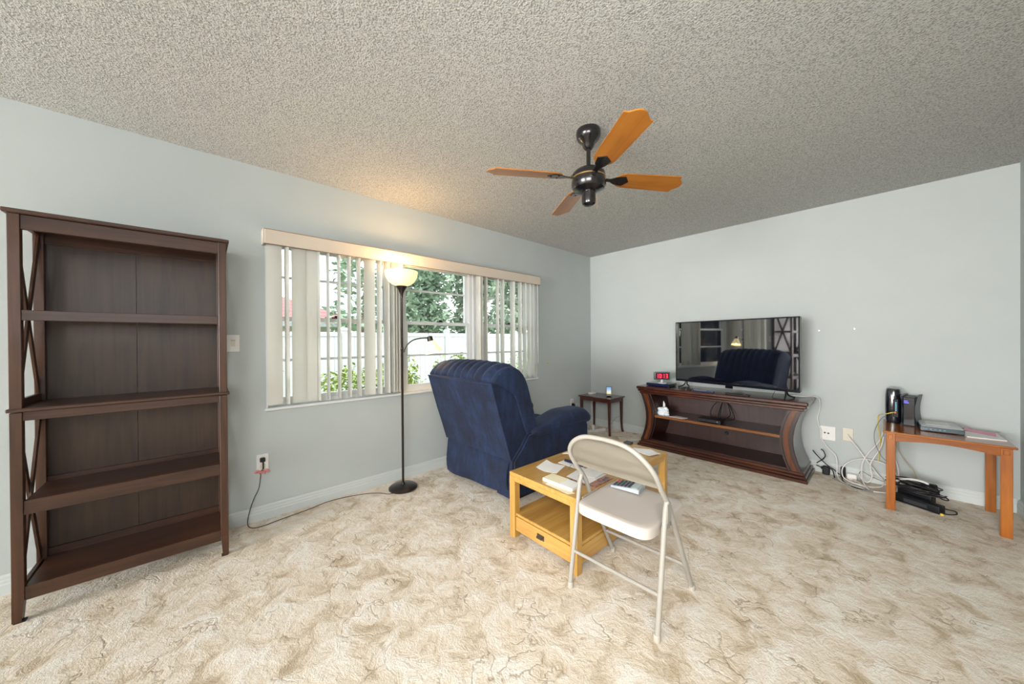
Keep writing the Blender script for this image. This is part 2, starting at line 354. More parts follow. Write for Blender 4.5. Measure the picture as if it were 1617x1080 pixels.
# ------------------------------------------------------------------ vertical blind
t = thing('vertical_blind', 'cream vertical blind with long beige valance across the triple window', 'blind', (0.045, -2.53, WZ1))
vb = boxes([(.001, .088, -3.905, -3.895, 1.90, 2.0), (.001, .088, -1.175, -1.165, 1.90, 2.0), (.082, .09, -3.895, -1.175, 1.90, 2.0, .002), (.001, .082, -3.895, -1.175, 1.99, 2.0)])
obj('valance', vb, valance_m, t)
obj('valance_edge', boxes([(.083, .0915, -3.9, -1.17, 1.997, 2.0015), (.083, .0915, -3.9, -1.17, 1.8985, 1.9015)]), mat('tan_edge', (.30, .17, .09), .5), t, label='thin brown edge')
obj('headrail', box(.025, .065, -3.88, -1.19, 1.935, 1.975), mat('headrail_white', (.7, .7, .7), .4), t)
def vane(y, ang, w=.089):
    bm = bmesh.new(); n = 6; z0, z1 = .79, 1.935; c = math.cos(ang); s = math.sin(ang)
    vv = []
    for z in (z0, z1):
        row = []
        for side in (0, 1):
            for i in range(n + 1):
                u = (i / n - .5) * w; d = .006 * (1 - (2 * i / n - 1) ** 2) + side * .0012
                row.append(bm.verts.new((.045 + u * s + d * c, y + u * c - d * s, z)))
        vv.append(row)
    a, b = vv; m = n + 1; loop = list(range(m)) + [m + i for i in reversed(range(m))]
    for i in range(len(loop)):
        p, q = loop[i], loop[(i + 1) % len(loop)]
        bm.faces.new((a[p], a[q], b[q], b[p]))
    bm.faces.new([a[i] for i in loop][::-1]); bm.faces.new([b[i] for i in loop])
    bmesh.ops.recalc_face_normals(bm, faces=bm.faces[:])
    o = obj('vane', bm, vane_m, t)
R90 = math.radians(90)
for y, a in [(-3.838, 5), (-3.765, 80), (-3.692, 12), (-3.622, 8), (-3.565, 88), (-3.50, 90), (-3.423, 90), (-3.348, 88), (-3.275, 86), (-3.19, 35), (-3.11, 84), (-3.045, 80), (-2.995, 92), (-2.972, 92), (-2.948, 90), (-2.924, 90),
             (-2.075, 92), (-2.045, 95), (-1.975, 104), (-1.815, 106), (-1.745, 100), (-1.59, 92), (-1.475, 104), (-1.40, 102), (-1.325, 104), (-1.26, 106)]:
    vane(y, math.radians(a))
obj('tilt_wand', T([(.085, -1.215, 1.93), (.085, -1.212, .95)], .003, smooth=False), white_m, t)
single('cord_cleat', box(.001, .012, -1.185, -1.160, .86, .94, bev=.003), ivory, 'small tan cord holder at the right edge of the window', 'cord holder', (0.001, -1.17, .86))
single('wall_hook', lathe([(0, .022), (.005, .02), (.007, .012), (.004, .006), (.009, 0), (0, 0)], (0, -.956, .938), 12, axis=(1, 0, 0)), yellowp, 'tiny yellow knob on the wall right of the window', 'hook', (0, -.956, .93))
single('picture_nail', lathe([(0, .012), (.004, .012), (.004, .010), (.0015, .009), (.0015, 0), (0, 0)], (0, -4.47, 1.84), 8, axis=(1, 0, 0)), bronze, 'lone nail in the blue wall above the bookcase', 'nail', (0, -4.47, 1.84))
nail = None
for x, z in [(1.99, 1.85), (1.44, 1.83), (2.50, 1.30), (2.73, 1.31)]:
    b = lathe([(0, .008), (.004, .008), (.004, .006), (.002, .005), (.002, 0), (0, 0)], (x, 0, z), 8, axis=(0, -1, 0))
    single('wall_nail', b, brass, {1.99: 'tiny brass nail high on the wall above the television, the farther right of two', 1.44: 'tiny brass nail high on the wall above the left end of the television', 2.50: 'tiny brass nail in the wall just right of the television top', 2.73: 'tiny brass nail in the bare wall, between television and router table'}[x], 'nail', (x, 0, z), group='nails in the back wall')

# ------------------------------------------------------------------ bookcase
bk = thing('bookcase', 'tall dark brown wooden bookcase with X-braced sides standing empty by the left wall', 'bookcase', (.19, -4.4725, 0))
BX0, BX1, BY0, BY1 = .022, .355, -4.835, -4.108
pw = .034
for (xa, ya) in ((BX0, BY0), (BX0, BY1 - pw), (BX1 - pw, BY0), (BX1 - pw, BY1 - pw)):
    bm = bmesh.new(); bx(bm, xa, xa + pw, ya, ya + pw, .935, 1.80, bev=.0015); bx(bm, xa, xa + pw, ya, ya + pw, .12, .925, bev=.0015)
    inn = 1 if ya == BY0 else -1
    # tapered foot
    ta = .008
    q = [(ya, .121), (ya + pw, .121), (ya + pw - (ta if inn > 0 else 0), .006), (ya + (ta if inn < 0 else 0), .006)]
    prism(bm, q, 'x', xa, xa + pw)
    o = obj('post', bm, espresso, bk)
    obj('glide', box(xa + .006, xa + pw - .002, ya + .003, ya + pw + .002 if inn > 0 else ya + pw - .003, 0, .007), blackp, bk)
obj('top_panel', box(BX0 - .012, BX1 + .014, BY0 - .014, BY1 + .014, 1.80, 1.819, bev=.004), espresso_y, bk)
obj('middle_panel', box(BX0 - .008, BX1 + .010, BY0 - .007, BY1 + .010, .928, .944, bev=.003), espresso_y, bk)
IY0, IY1 = BY0 + pw, BY1 - pw
def rail(z0, z1, sh=0):
    obj('rail', box(BX1 - .026, BX1 - .004, IY0, IY1, z0, z1, bev=.0015), espresso_y, bk)
rail(1.735, 1.799); rail(.887, .927)
obj('rear_rail', box(BX0 + .003, BX0 + .02, IY0, IY1, 1.735, 1.799), espresso_y, bk)
for z0, z1 in ((1.332, 1.378), (.470, .533), (.092, .152)):
    bm = bmesh.new(); bx(bm, BX1 - .026, BX1 - .004, IY0, IY1, z0, z1, bev=.0015); bx(bm, BX0 + .012, BX1 - .026, IY0, IY1, z0 + .018, z1 - .004)
    obj('shelf', bm, espresso_y, bk)
obj('shelf_lip', box(BX0 + .012, BX0 + .022, IY0, IY1, .529, .552), espresso_y, bk)
obj('shelf_lip', box(BX0 + .012, BX0 + .022, IY0, IY1, .148, .185), espresso_y, bk)
for z0, z1 in ((.944, 1.80), (.10, .928)):
    for ya, yb in ((IY0, -4.4905), (-4.4885, IY1)): obj('back_panel', box(BX0, BX0 + .008, ya, yb, z0, z1), back_dark, bk)
for ys in (BY0 + .008, BY1 - .022):
    for z0, z1 in ((.985, 1.765), (.15, .90)):
        bm = bmesh.new()
        for s in (0, 1):
            zz = (z0, z1) if s == 0 else (z1, z0); a, b = BX0 + pw - .004, BX1 - pw + .004; hw = .015
            d = Vector((b - a, zz[1] - zz[0])).normalized(); nx, nz = -d.y * hw, d.x * hw
            yy = ys + (0 if s == 0 else .0055)
            prism(bm, [(a + nx, zz[0] + nz), (b + nx, zz[1] + nz), (b - nx, zz[1] - nz), (a - nx, zz[0] - nz)], 'y', yy, yy + .0085)
        bx(bm, BX0 + pw, BX1 - pw, ys, ys + .014, z0 - .04, z0 - .005)
        bx(bm, BX0 + pw, BX1 - pw, ys, ys + .014, z1 + .005, z1 + .032)
        obj('side_brace', bm, espresso, bk)

# ------------------------------------------------------------------ switch and outlets
def plate(name, label, cat, x=None, y=None, z=0, w=.07, h=.115, m=white_m):
    if x is None: loc = (0, y, z)
    else: loc = (x, 0, z)
    o = thing(name, label, cat, loc)
    return o
sw = thing('light_switch', 'white light switch on the wall beside the bookcase', 'switch', (0, -4.063, 1.222))
obj('switch_plate', box(0, .006, -4.098, -4.028, 1.165, 1.279, bev=.003), white_m, sw)
bm = bmesh.new(); prism(bm, [(.005, 1.198), (.016, 1.236), (.005, 1.246)], 'y', -4.074, -4.052); obj('toggle', bm, ivory, sw)
ol = thing('wall_outlet', 'white wall outlet below the window with the lamp plugged in', 'outlet', (0, -3.91, .395))
obj('outlet_plate', box(0, .006, -3.945, -3.877, .338, .452, bev=.003), white_m, ol)
for zc in (.418, .368): obj('socket', lathe([(0, .0085), (.015, .0085), (.017, .006), (.017, .004), (0, .004)], (0, -3.911, zc), 20, axis=(1, 0, 0)), ivory, ol)
oc = thing('wall_outlet', 'white outlet with black plug near the corner, behind the blue recliner arm', 'outlet', (0, -.455, .36))
obj('outlet_plate', box(0, .006, -.49, -.42, .30, .42, bev=.003), white_m, oc)
for zc in (.385, .335): obj('socket', lathe([(0, .0085), (.015, .0085), (.017, .006), (.017, .004), (0, .004)], (0, -.455, zc), 20, axis=(1, 0, 0)), ivory, oc)
single('power_plug', boxes([(.009, .045, -.475, -.435, .315, .352, .004), (.009, .03, -.468, -.442, .352, .36)]), blackp, 'black plug in the corner outlet behind the recliner', 'plug', (.009, -.455, .315))
# double jack plate and coax plate, back wall
jp = thing('jack_plate', 'square white wall plate with two round jacks beside the console', 'wall plate', (2.557, 0, .365))
obj('plate', box(2.504, 2.610, -.012, 0, .302, .430, bev=.003), white_m, jp)
obj('jack', lathe([(0, .004), (.007, .004), (.007, 0), (0, 0)], (2.538, -.012, .368), 16, axis=(0, -1, 0)), mat('purple_jack', (.08, .02, .05), .4), jp, label='dark purple jack')
obj('jack', lathe([(0, .004), (.007, .004), (.007, 0), (0, 0)], (2.562, -.012, .366), 16, axis=(0, -1, 0)), mat('green_jack', (.01, .09, .04), .4), jp, label='green jack')
for z in (.405, .327): obj('screw', lathe([(0, .002), (.003, .0015), (.003, 0), (0, 0)], (2.55, -.012, z), 8, axis=(0, -1, 0)), silver, jp)
cp = thing('coax_plate', 'tan wall plate with a white coaxial cable screwed in its middle', 'wall plate', (2.687, 0, .378))
bm = bmesh.new(); bx(bm, 2.652, 2.722, -.007, 0, .320, .434, bev=.003)
obj('plate', bm, ivory, cp)
obj('connector', lathe([(0, .014), (.004, .014), (.005, 0), (0, 0)], (2.686, -.007, .378), 10, axis=(0, -1, 0)), brass, cp)
for z in (.415, .340): obj('screw', lathe([(0, .002), (.003, .0015), (.003, 0), (0, 0)], (2.687, -.007, z), 8, axis=(0, -1, 0)), silver, cp)

# ------------------------------------------------------------------ floor lamp
LX, LY = .205, -2.985
lamp = thing('floor_lamp', 'dark torchiere floor lamp with lit cream bowl and side reading arm', 'lamp', (LX, LY, 0))
obj('base', lathe([(0, .0), (.108, 0), (.115, .006), (.115, .016), (.10, .028), (.05, .036), (.02, .040), (.012, .055), (0, .055)], (LX, LY, 0), 40), bronze, lamp)
obj('pole', lathe([(0, .04), (.0095, .04), (.0095, 1.15), (.012, 1.155), (.012, 1.175), (.0095, 1.18), (.0085, 1.60), (.0, 1.60)], (LX, LY, 0), 16), bronze, lamp)
obj('socket_cone', lathe([(0, 1.59), (.010, 1.59), (.013, 1.62), (.024, 1.65), (.042, 1.678), (.048, 1.684), (.04, 1.688), (0, 1.688)], (LX, LY, 0), 32), bronze, lamp)
bowl = [(.035, 1.684), (.075, 1.70), (.105, 1.725), (.125, 1.76), (.132, 1.80), (.132, 1.808), (.128, 1.808), (.127, 1.80), (.120, 1.762), (.10, 1.729), (.072, 1.706), (.035, 1.69)]
obj('bowl_shade', lathe(bowl, (LX, LY, 0), 40), shade_m, lamp, sm=60)
light('torchiere_bulb', 'POINT', (LX, LY, 1.80), 4.5, (1, .66, .36), shadow_soft_size=.04)
arm_pts = [(LX + .010, LY + .012, 1.135), (LX + .012, LY + .022, 1.165), (LX + .018, LY + .045, 1.205), (LX + .026, LY + .09, 1.238), (LX + .034, LY + .15, 1.252), (LX + .040, LY + .215, 1.256)]
obj('reading_arm', T(arm_pts, .0055), bronze, lamp)
RC = Vector((LX + .042, LY + .235, 1.248)); ax = Vector((.10, .28, -1)).normalized()
obj('reading_socket', lathe([(0, -.055), (.002, -.055), (.002, -.025), (.02, -.022), (.024, -.018), (.026, .022), (0, .024)], RC, 20, axis=ax), bronze, lamp)
prof = [(.024, .015), (.038, .045), (.054, .085), (.074, .122), (.071, .122), (.051, .085), (.035, .045), (.020, .018)]
bm = lathe(prof, RC, 40, axis=ax)
obj('reading_shade', bm, shade_m, lamp, sm=60)
light('reading_bulb', 'POINT', RC + ax * .085, .7, (1, .70, .40), shadow_soft_size=.02)
obj('plug', boxes([(.009, .034, -3.928, -3.898, .402, .43, .004), (.02, .03, -3.914, -3.906, .352, .405, .002)]), blackp, lamp)
cord = [(.024, -3.910, .36), (.018, -3.922, .33), (.012, -3.925, .29), (.012, -3.935, .22), (.014, -3.96, .165), (.020, -3.985, .09), (.05, -4.0, .02), (.10, -3.985, .005), (.125, -3.93, .005), (.105, -3.82, .005), (.08, -3.66, .005), (.045, -3.52, .005), (.055, -3.40, .005), (.10, -3.26, .005), (.165, -3.17, .005), (.235, -3.12, .005), (.25, -3.07, .006)]
obj('power_cord', T(cord, .0028, seg=6), mat('brown_cord', (.06, .035, .03), .5), lamp)
bm = bmesh.new()
for (a, b, c_) in ((-3.955, .332, .02), (-3.93, .322, .026), (-3.905, .328, .02)): tube(bm, [(.012, a, b), (.02, a + .015, b + .014), (.016, a + .03, b - .004)], .006, seg=6)
obj('plug_ribbon', bm, mat('pink_ribbon', (.72, .22, .22), .6), lamp, label='small pink ribbon knotted round the cord')

# ------------------------------------------------------------------ recliner
rec = thing('recliner', 'navy blue velour recliner seen from behind, facing the television', 'armchair', (.66, -2.1, 0))
def interp(tab, u):
    for (a, va), (b, vb) in zip(tab, tab[1:]):
        if u <= b:
            k = (u - a) / (b - a); k = k * k * (3 - 2 * k); return va + (vb - va) * k
    return tab[-1][1]
# backrest shell (rear panel and the wings), profile (Y, z)
XL, XR = .185, 1.075
def shell():
    prof = [(-2.735, .925), (-2.66, .965), (-2.52, .95), (-2.44, .75), (-2.40, .50), (-2.545, .345), (-2.555, .36)]
    rear = [(-2.555, .345), (-2.60, .49), (-2.65, .64), (-2.695, .79)]
    P = prof[:5] + [(-2.53, .345)] + rear
    secs = []
    for i in range(25):
        u = i / 24; x = XL + (XR - XL) * u
        e = min(u, 1 - u) * (XR - XL); k = 0 if e > .03 else (1 - e / .03) * .006
        s = []
        for j, (y, z) in enumerate(P):
            lean = (-.012) * math.sin(u * PI)       # rear panel bows out a little
            yy = y + (lean if j in (0, 6, 7, 8, 9) else 0)
            s.append((x, yy, z - k))
        secs.append(s)
    return loft(secs)
obj('backrest', shell(), navy, rec, sm=50)
obj('seam_welt', T([(XL - .002, -2.735, .926), (XL + .1, -2.742, .927), (.63, -2.750, .927), (XR - .1, -2.742, .927), (XR + .002, -2.735, .926)], .005, seg=6), navy, rec)
obj('seam_welt', T([(XR + .002, -2.735, .926), (XR + .002, -2.695, .79), (XR + .002, -2.60, .49), (XR + .002, -2.555, .35)], .004, seg=6), navy, rec)
# pillow-topped front of the back with gathers over the crest
def pillow():
    base = [(-2.735, .925), (-2.715, .975), (-2.66, 1.025), (-2.585, 1.052), (-2.50, 1.045), (-2.425, .99), (-2.375, .90), (-2.34, .78), (-2.30, .66), (-2.27, .55), (-2.26, .47), (-2.30, .43), (-2.38, .46), (-2.44, .62), (-2.50, .80), (-2.58, .93), (-2.66, .935)]
    secs = []; n = 110
    for i in range(n + 1):
        u = i / n; x = XL - .015 + (XR - XL + .03) * u; e = min(u, 1 - u)
        crown = math.sqrt(max(0, 1 - (1 - min(1, e / .16)) ** 2.2))
        s = []
        for j, (y, z) in enumerate(base):
            cy, cz = -2.52, .80
            g = 0
            if 0 <= j <= 8:
                ph = u * 2 * PI * 9.5 + .7 * math.sin(3 * u * PI + 1) + .25 * math.sin(j * .9 + u * 7)
                amp = .026 * (1 if 1 <= j <= 5 else .35) * min(1, e / .06)
                g = amp * (abs(math.sin(ph / 2)) ** .7 - .6)
            k = (.90 + .10 * crown) if j not in (0, 16) else (.985 + .015 * crown)
            dy, dz = (y - cy) * k, (z - cz) * k
            l = math.hypot(dy, dz); dy += dy / l * g; dz += dz / l * g
            if 1 <= j <= 5: dz += .018 * math.sin(u * PI)
            s.append((x, cy + dy, cz + dz))
        secs.append(s)
    return loft(secs)
obj('back_cushion', pillow(), navy, rec, sm=80, sub=1)
# lower rear skirt hanging from the backrest
def skirt():
    secs = []; n = 60
    for i in range(n + 1):
        u = i / n; x = XL + .03 + (XR - XL - .045) * u; s = []
        for k in range(7):
            v = k / 6; z = .36 - v * (.30 - .03 * u)
            fold = (.010 * math.sin(u * 11 + v * 3) + .016 * math.sin(u * 5.2 - v * 4 + 1)) * v
            s.append((x + (.5 - u) * .03 * v, -2.553 - .022 * v * (1 - v) * 2 - .02 * v + fold, z))
        s += [(p[0], p[1] + .02, p[2]) for p in reversed(s)]
        secs.append(s)
    return loft(secs)
obj('rear_skirt', skirt(), navy, rec, sm=80)
# arms: outer side panels with padded tops
def arm_body(x0, x1):
    P = [(-2.56, .07), (-2.555, .35), (-2.47, .43), (-2.40, .52), (-2.20, .55), (-1.95, .575), (-1.68, .55), (-1.64, .47), (-1.645, .06)]
    bm = bmesh.new(); prism(bm, P, 'x', x0, x1, bev=.014); return bm
obj('arm', arm_body(.905, 1.105), navy, rec, sm=45)
obj('arm', arm_body(.20, .39), navy, rec, sm=45)
def pad(xc, w):
    secs = []; n = 26
    for i in range(n + 1):
        u = i / n; y = -2.37 + u * (2.37 - 1.60)
        zc = interp([(0, .515), (.25, .525), (.6, .565), (.85, .560), (1, .525)], u)
        hh = interp([(0, .035), (.15, .055), (.6, .070), (.9, .070), (1, .045)], u)
        ww = w / 2 * interp([(0, .75), (.15, .93), (.6, 1.0), (.9, 1.02), (1, .86)], u)
        s = []
        for k in range(20):
            a = 2 * PI * k / 20; ca, sa = math.cos(a), math.sin(a)
            s.append((xc + ww * math.copysign(abs(ca) ** .7, ca), y + (.012 * (1 - abs(ca)) if i == n else 0), zc + hh * math.copysign(abs(sa) ** .75, sa)))
        secs.append(s)
    return loft(secs)
obj('arm_pad', pad(1.01, .245), navy, rec, sm=80, sub=1)
obj('arm_pad', pad(.295, .225), navy, rec, sm=80, sub=1)
obj('seat_cushion', box(.395, .90, -2.42, -1.60, .25, .46, bev=.05, seg=3), navy, rec, sm=80)
obj('footrest', box(.395, .90, -1.625, -1.57, .08, .44, bev=.022, seg=2), navy, rec, sm=80)
obj('rocker_base', boxes([(.30, .36, -2.45, -1.75, 0, .08), (.94, 1.0, -2.45, -1.75, 0, .08), (.30, 1.0, -2.42, -2.36, .06, .25), (.30, 1.0, -1.85, -1.79, .06, .25)]), blackp, rec)

# ------------------------------------------------------------------ coffee table
ct = thing('coffee_table', 'honey oak coffee table with lower shelf and drawer, behind the folding chair', 'table', (1.575, -2.24, 0))
cx0, cx1, cy0, cy1, ch = 1.315, 1.838, -2.785, -1.70, .405
obj('tabletop', box(cx0, cx1, cy0, cy1, ch - .022, ch, bev=.003), oak, ct)
lw = .047
for x in (cx0, cx1 - lw):
    for y in (cy0, cy1 - lw): obj('leg', box(x, x + lw, y, y + lw, 0, ch - .022, bev=.003), oak_z, ct)
obj('apron', boxes([(cx0 + lw, cx1 - lw, cy0 + .002, cy0 + .022, .352, ch - .022, .002), (cx0 + lw, cx1 - lw, cy1 - .022, cy1 - .002, .352, ch - .022, .002),
                    (cx0 + .002, cx0 + .022, cy0 + lw, cy1 - lw, .352, ch - .022, .002), (cx1 - .022, cx1 - .002, cy0 + lw, cy1 - lw, .352, ch - .022, .002)]), oak, ct)
obj('lower_shelf', box(cx0 + .012, cx1 - .012, cy0 + .012, cy1 - .012, .135, .152, bev=.003), oak, ct)
obj('side_board', boxes([(cx0 + .008, cx0 + .026, cy0 + lw, cy1 - lw, .045, .135), (cx1 - .026, cx1 - .008, cy0 + lw, cy1 - lw, .045, .135), (cx0 + lw, cx1 - lw, cy1 - .026, cy1 - .008, .045, .135)]), oak, ct)
dr = obj('drawer', boxes([(cx0 + lw + .002, cx1 - lw - .002, cy0 + .008, cy0 + .026, .047, .133, .002), (cx0 + .06, cx1 - .06, cy0 + .026, cy0 + .40, .05, .06)]), wood('drawer_front_oak', (.36, .18, .04), (.50, .28, .07), (.60, .37, .12), 'x', .35, .2), ct)
hb = boxes([(1.548, 1.602, cy0 + .004, cy0 + .008, .078, .108, .0015)]); prism(hb, [(cy0 + .004, .106), (cy0 - .012, .094), (cy0 - .010, .088), (cy0 + .004, .092)], 'x', 1.556, 1.594)
obj('handle', hb, mat('aged_pewter', (.16, .13, .10), .35, .9), dr)

TZ = ch
def sheet(name, pts, z0, th, m, label, cat, group=None, curl=0):
    bm = bmesh.new(); prism(bm, pts, 'z', z0, z0 + th)
    c = (sum(p[0] for p in pts) / len(pts), sum(p[1] for p in pts) / len(pts), z0)
    return single(name, bm, m, label, cat, c, group, sm=0)
# curled loose sheet
def curled(name, corners, z0, m, label, cat, lift, n=8, th=.0008):
    bm = bmesh.new(); P = [Vector((*c, 0)) for c in corners]; g = []
    for dz in (.0012, .0002):
        lay = []
        for i in range(n + 1):
            row = []
            for j in range(n + 1):
                u, v = i / n, j / n; p = P[0].lerp(P[1], u).lerp(P[3].lerp(P[2], u), v)
                row.append(bm.verts.new((p.x, p.y, z0 + dz + lift(u, v))))
            lay.append(row)
        g.append(lay)
    a, b = g
    for i in range(n):
        for j in range(n):
            for q in (a, b): bm.faces.new((q[i][j], q[i + 1][j], q[i + 1][j + 1], q[i][j + 1]))
        for k in (0, n):
            bm.faces.new((a[i][k], a[i + 1][k], b[i + 1][k], b[i][k])); bm.faces.new((a[k][i], a[k][i + 1], b[k][i + 1], b[k][i]))
    bmesh.ops.recalc_face_normals(bm, faces=bm.faces[:])
    c = (sum(p.x for p in P) / 4, sum(p.y for p in P) / 4, z0)
    return single(name, bm, m, label, cat, c, sm=0)
curled('loose_paper', [(1.375, -2.50), (1.500, -2.46), (1.545, -2.60), (1.42, -2.65)], TZ, paper, 'curled white sheet of paper alone near the left end of the oak table', 'paper', lambda u, v: .018 * max(0, .5 - u) ** 2 * 4)
sheet('paper_slip', [(1.335, -2.285), (1.40, -2.24), (1.40, -2.175), (1.335, -2.215)], TZ, .002, paper, 'small white slip on the oak table edge next to the recliner arm', 'paper')
nt = thing('notepad', 'thick white notepad with a cream cover sheet at the front edge of the table', 'notepad', (1.66, -2.69, TZ), math.radians(2), local=True)
obj('pages', box(-.105, .105, -.045, .045, .0005, .016), paper, nt, sm=0)
obj('cover_sheet', box(-.105, .015, -.045, .045, .0162, .0175), creamp, nt, sm=0, label='cream cover sheet')
sheet('yellow_envelope', [(1.60, -2.762), (1.77, -2.772), (1.79, -2.735), (1.60, -2.735)], TZ, .0012, creamp, 'yellowish envelope edge peeking out in front of the notepad', 'envelope')
for i, (x, y, a, m_, lab) in enumerate([(1.475, -2.375, .1, mat('navy_plastic', (.01, .02, .10), .3), 'dark blue pen on the oak table, left of the chair back, the farther of two'), (1.49, -2.40, .02, mat('blue_black_plastic', (.01, .015, .05), .3), 'blue black pen on the oak table, left of the chair back, the nearer of two')]):
    p = thing('pen', lab, 'pen', (x + .03, y, TZ + .0125 if i else TZ), a, 'pens on the coffee table', local=True)
    z = .006
    obj('barrel', T([(-.07, 0, z), (.045, 0, z)], .0055, smooth=False), m_, p)
    obj('cap', T([(.045, 0, z), (.075, 0, z)], .006, smooth=False), m_, p)
    obj('clip', box(.04, .07, -.0015, .0015, .0115, .0135), chrome, p)
    p.location.z = TZ + (.0015 if i else 0)
sheet('index_card', [(1.43, -2.45), (1.60, -2.45), (1.60, -2.387), (1.43, -2.387)], TZ, .0012, paper, 'white card lying beneath the blue pens', 'paper')
# stack of letters with a patterned magazine
mg = noisy('printed_magazine_cover', (.03, .03, .08), (.5, .22, .12), 45, .35)
sheet('magazine', [(1.66, -2.625), (1.825, -2.61), (1.825, -2.42), (1.66, -2.44)], TZ, .004, mg, 'dark floral-print magazine beneath the letters at the table edge', 'magazine')
sheet('letter', [(1.625, -2.60), (1.775, -2.60), (1.77, -2.40), (1.60, -2.42)], TZ + .0042, .003, paper, 'white letter lying on the dark floral magazine', 'letter')
curled('folded_letter', [(1.65, -2.52), (1.765, -2.515), (1.755, -2.385), (1.64, -2.40)], TZ + .0075, paper, 'folded white letter, topmost of the papers on the magazine', 'letter', lambda u, v: .012 * abs(u - .5) ** 1.5)
single('phone_cable', T([(1.56, -2.50, TZ + .003), (1.545, -2.47, TZ + .008), (1.56, -2.44, TZ + .028), (1.61, -2.45, TZ + .016), (1.64, -2.47, TZ + .0135)], .0016, seg=6), cableg, 'thin grey wire loop beside the letters on the table', 'wire', (1.56, -2.47, TZ))
# far papers, dark gadgets
curled('invoice_sheet', [(1.61, -1.80), (1.73, -1.735), (1.825, -1.79), (1.70, -1.87)], TZ, paper, 'white printed sheet at the far end of the oak table, lower one', 'paper', lambda u, v: 0)
curled('receipt_sheet', [(1.70, -1.87), (1.75, -1.76), (1.83, -1.79), (1.80, -1.90)], TZ + .002, paper, 'white creased sheet at the far right corner of the oak table', 'paper', lambda u, v: .010 * abs(v - .5))
single('wallet', box(1.51, 1.57, -1.745, -1.695, TZ, TZ + .014, bev=.003), mat('dark_leather', (.03, .035, .04), .5), 'small dark wallet at the far edge of the oak table', 'wallet', (1.54, -1.72, TZ))
single('eyeglass_case', box(1.35, 1.42, -1.80, -1.755, TZ, TZ + .012, bev=.004), mat('grey_case', (.2, .24, .25), .4), 'small grey case just visible over the top of the chair back', 'case', (1.385, -1.78, TZ))

# ------------------------------------------------------------------ folding chair (local frame: faces +Y)
fc = thing('folding_chair', 'beige metal folding chair with a calculator on its seat', 'chair', (2.063, -2.65, 0), math.radians(2), local=True)
tw = .214
def fl(s): return [(s * tw, .215, .012)]
arch = [(-tw, .205, .012), (-tw, -.085, .52), (-tw, -.155, .60), (-tw + .002, -.205, .67), (-tw + .03, -.232, .725), (-tw + .085, -.245, .768), (-.06, -.250, .785), (.06, -.250, .785), (tw - .085, -.245, .768), (tw - .03, -.232, .725), (tw - .002, -.205, .67), (tw, -.155, .60), (tw, -.085, .52), (tw, .205, .012)]
pts = [Vector(arch[0])] + [Vector(arch[0]).lerp(Vector(arch[1]), k / 6) for k in range(1, 6)] + [Vector(p) for p in arch[1:-1]] + [Vector(arch[-2]).lerp(Vector(arch[-1]), k / 6) for k in range(1, 6)] + [Vector(arch[-1])]
obj('frame', T(pts, .0112, seg=12, n=5), beige_metal, fc, sm=60)
for s in (-1, 1):
    obj('rear_leg', T([(s * (tw + .002), -.205, .012), (s * (tw + .002), -.118, .50), (s * (tw + .002), -.100, .535)], .0110, seg=12, smooth=False), beige_metal, fc, sm=60)
    for (y, nm) in ((-.205, 'foot_cap'), (.205, 'foot_cap')): obj(nm, lathe([(0, 0), (.0135, 0), (.015, .004), (.0145, .024), (.011, .028), (0, .028)], (s * tw, y, 0), 14), mat('pale_rubber', (.45, .42, .36), .6), fc)
    obj('hinge_bracket', boxes([(s * .200 - .003, s * .200 + .003, -.12, .02, .395, .425, .002), (s * (tw + .012) - .002, s * (tw + .012) + .002, -.125, -.085, .45, .53, .002)]), beige_metal, fc)
obj('rear_crossbar', T([(-tw, -.177, .17), (tw, -.177, .17)], .008, seg=10, smooth=False), beige_metal, fc)
obj('front_crossbar', T([(-tw, .125, .155), (tw, .125, .155)], .008, seg=10, smooth=False), beige_metal, fc)
# backrest panel: pressed sheet that follows the bend of the frame
def panel():
    def yz(z): return interp([(.60, -.155), (.67, -.205), (.725, -.232), (.768, -.245), (.79, -.250)], z)
    bm = bmesh.new(); rows = []; n, mm = 24, 10
    for i in range(n + 1):
        x = (i / n * 2 - 1); e = abs(x)
        X_ = x * (tw - .004)
        zt = interp([(0, .783), (.35, .778), (.6, .766), (.8, .735), (.92, .70), (1, .66)], e)
        zb = .602 + .004 * (1 - e * e)
        row = []
        for j in range(mm + 1):
            v = j / mm; z = zb + (zt - zb) * v
            inset = .010 * min(1, min(v, 1 - v) * 8) * min(1, (1 - e) * 8)
            row.append(bm.verts.new((X_, interp([(.60, -.157), (.67, -.205), (.725, -.232), (.768, -.245), (.79, -.250)], z) - .014 * (1 - e * e) + inset + .0, z)))
        rows.append(row)
    fs = [bm.faces.new((rows[i][j], rows[i + 1][j], rows[i + 1][j + 1], rows[i][j + 1])) for i in range(n) for j in range(mm)]
    bmesh.ops.solidify(bm, geom=fs, thickness=.003); bmesh.ops.recalc_face_normals(bm, faces=bm.faces[:])
    return bm
obj('backrest', panel(), mat('taupe_enamel', (.40, .365, .30), .42), fc, sm=60, label='taupe pressed metal backrest')
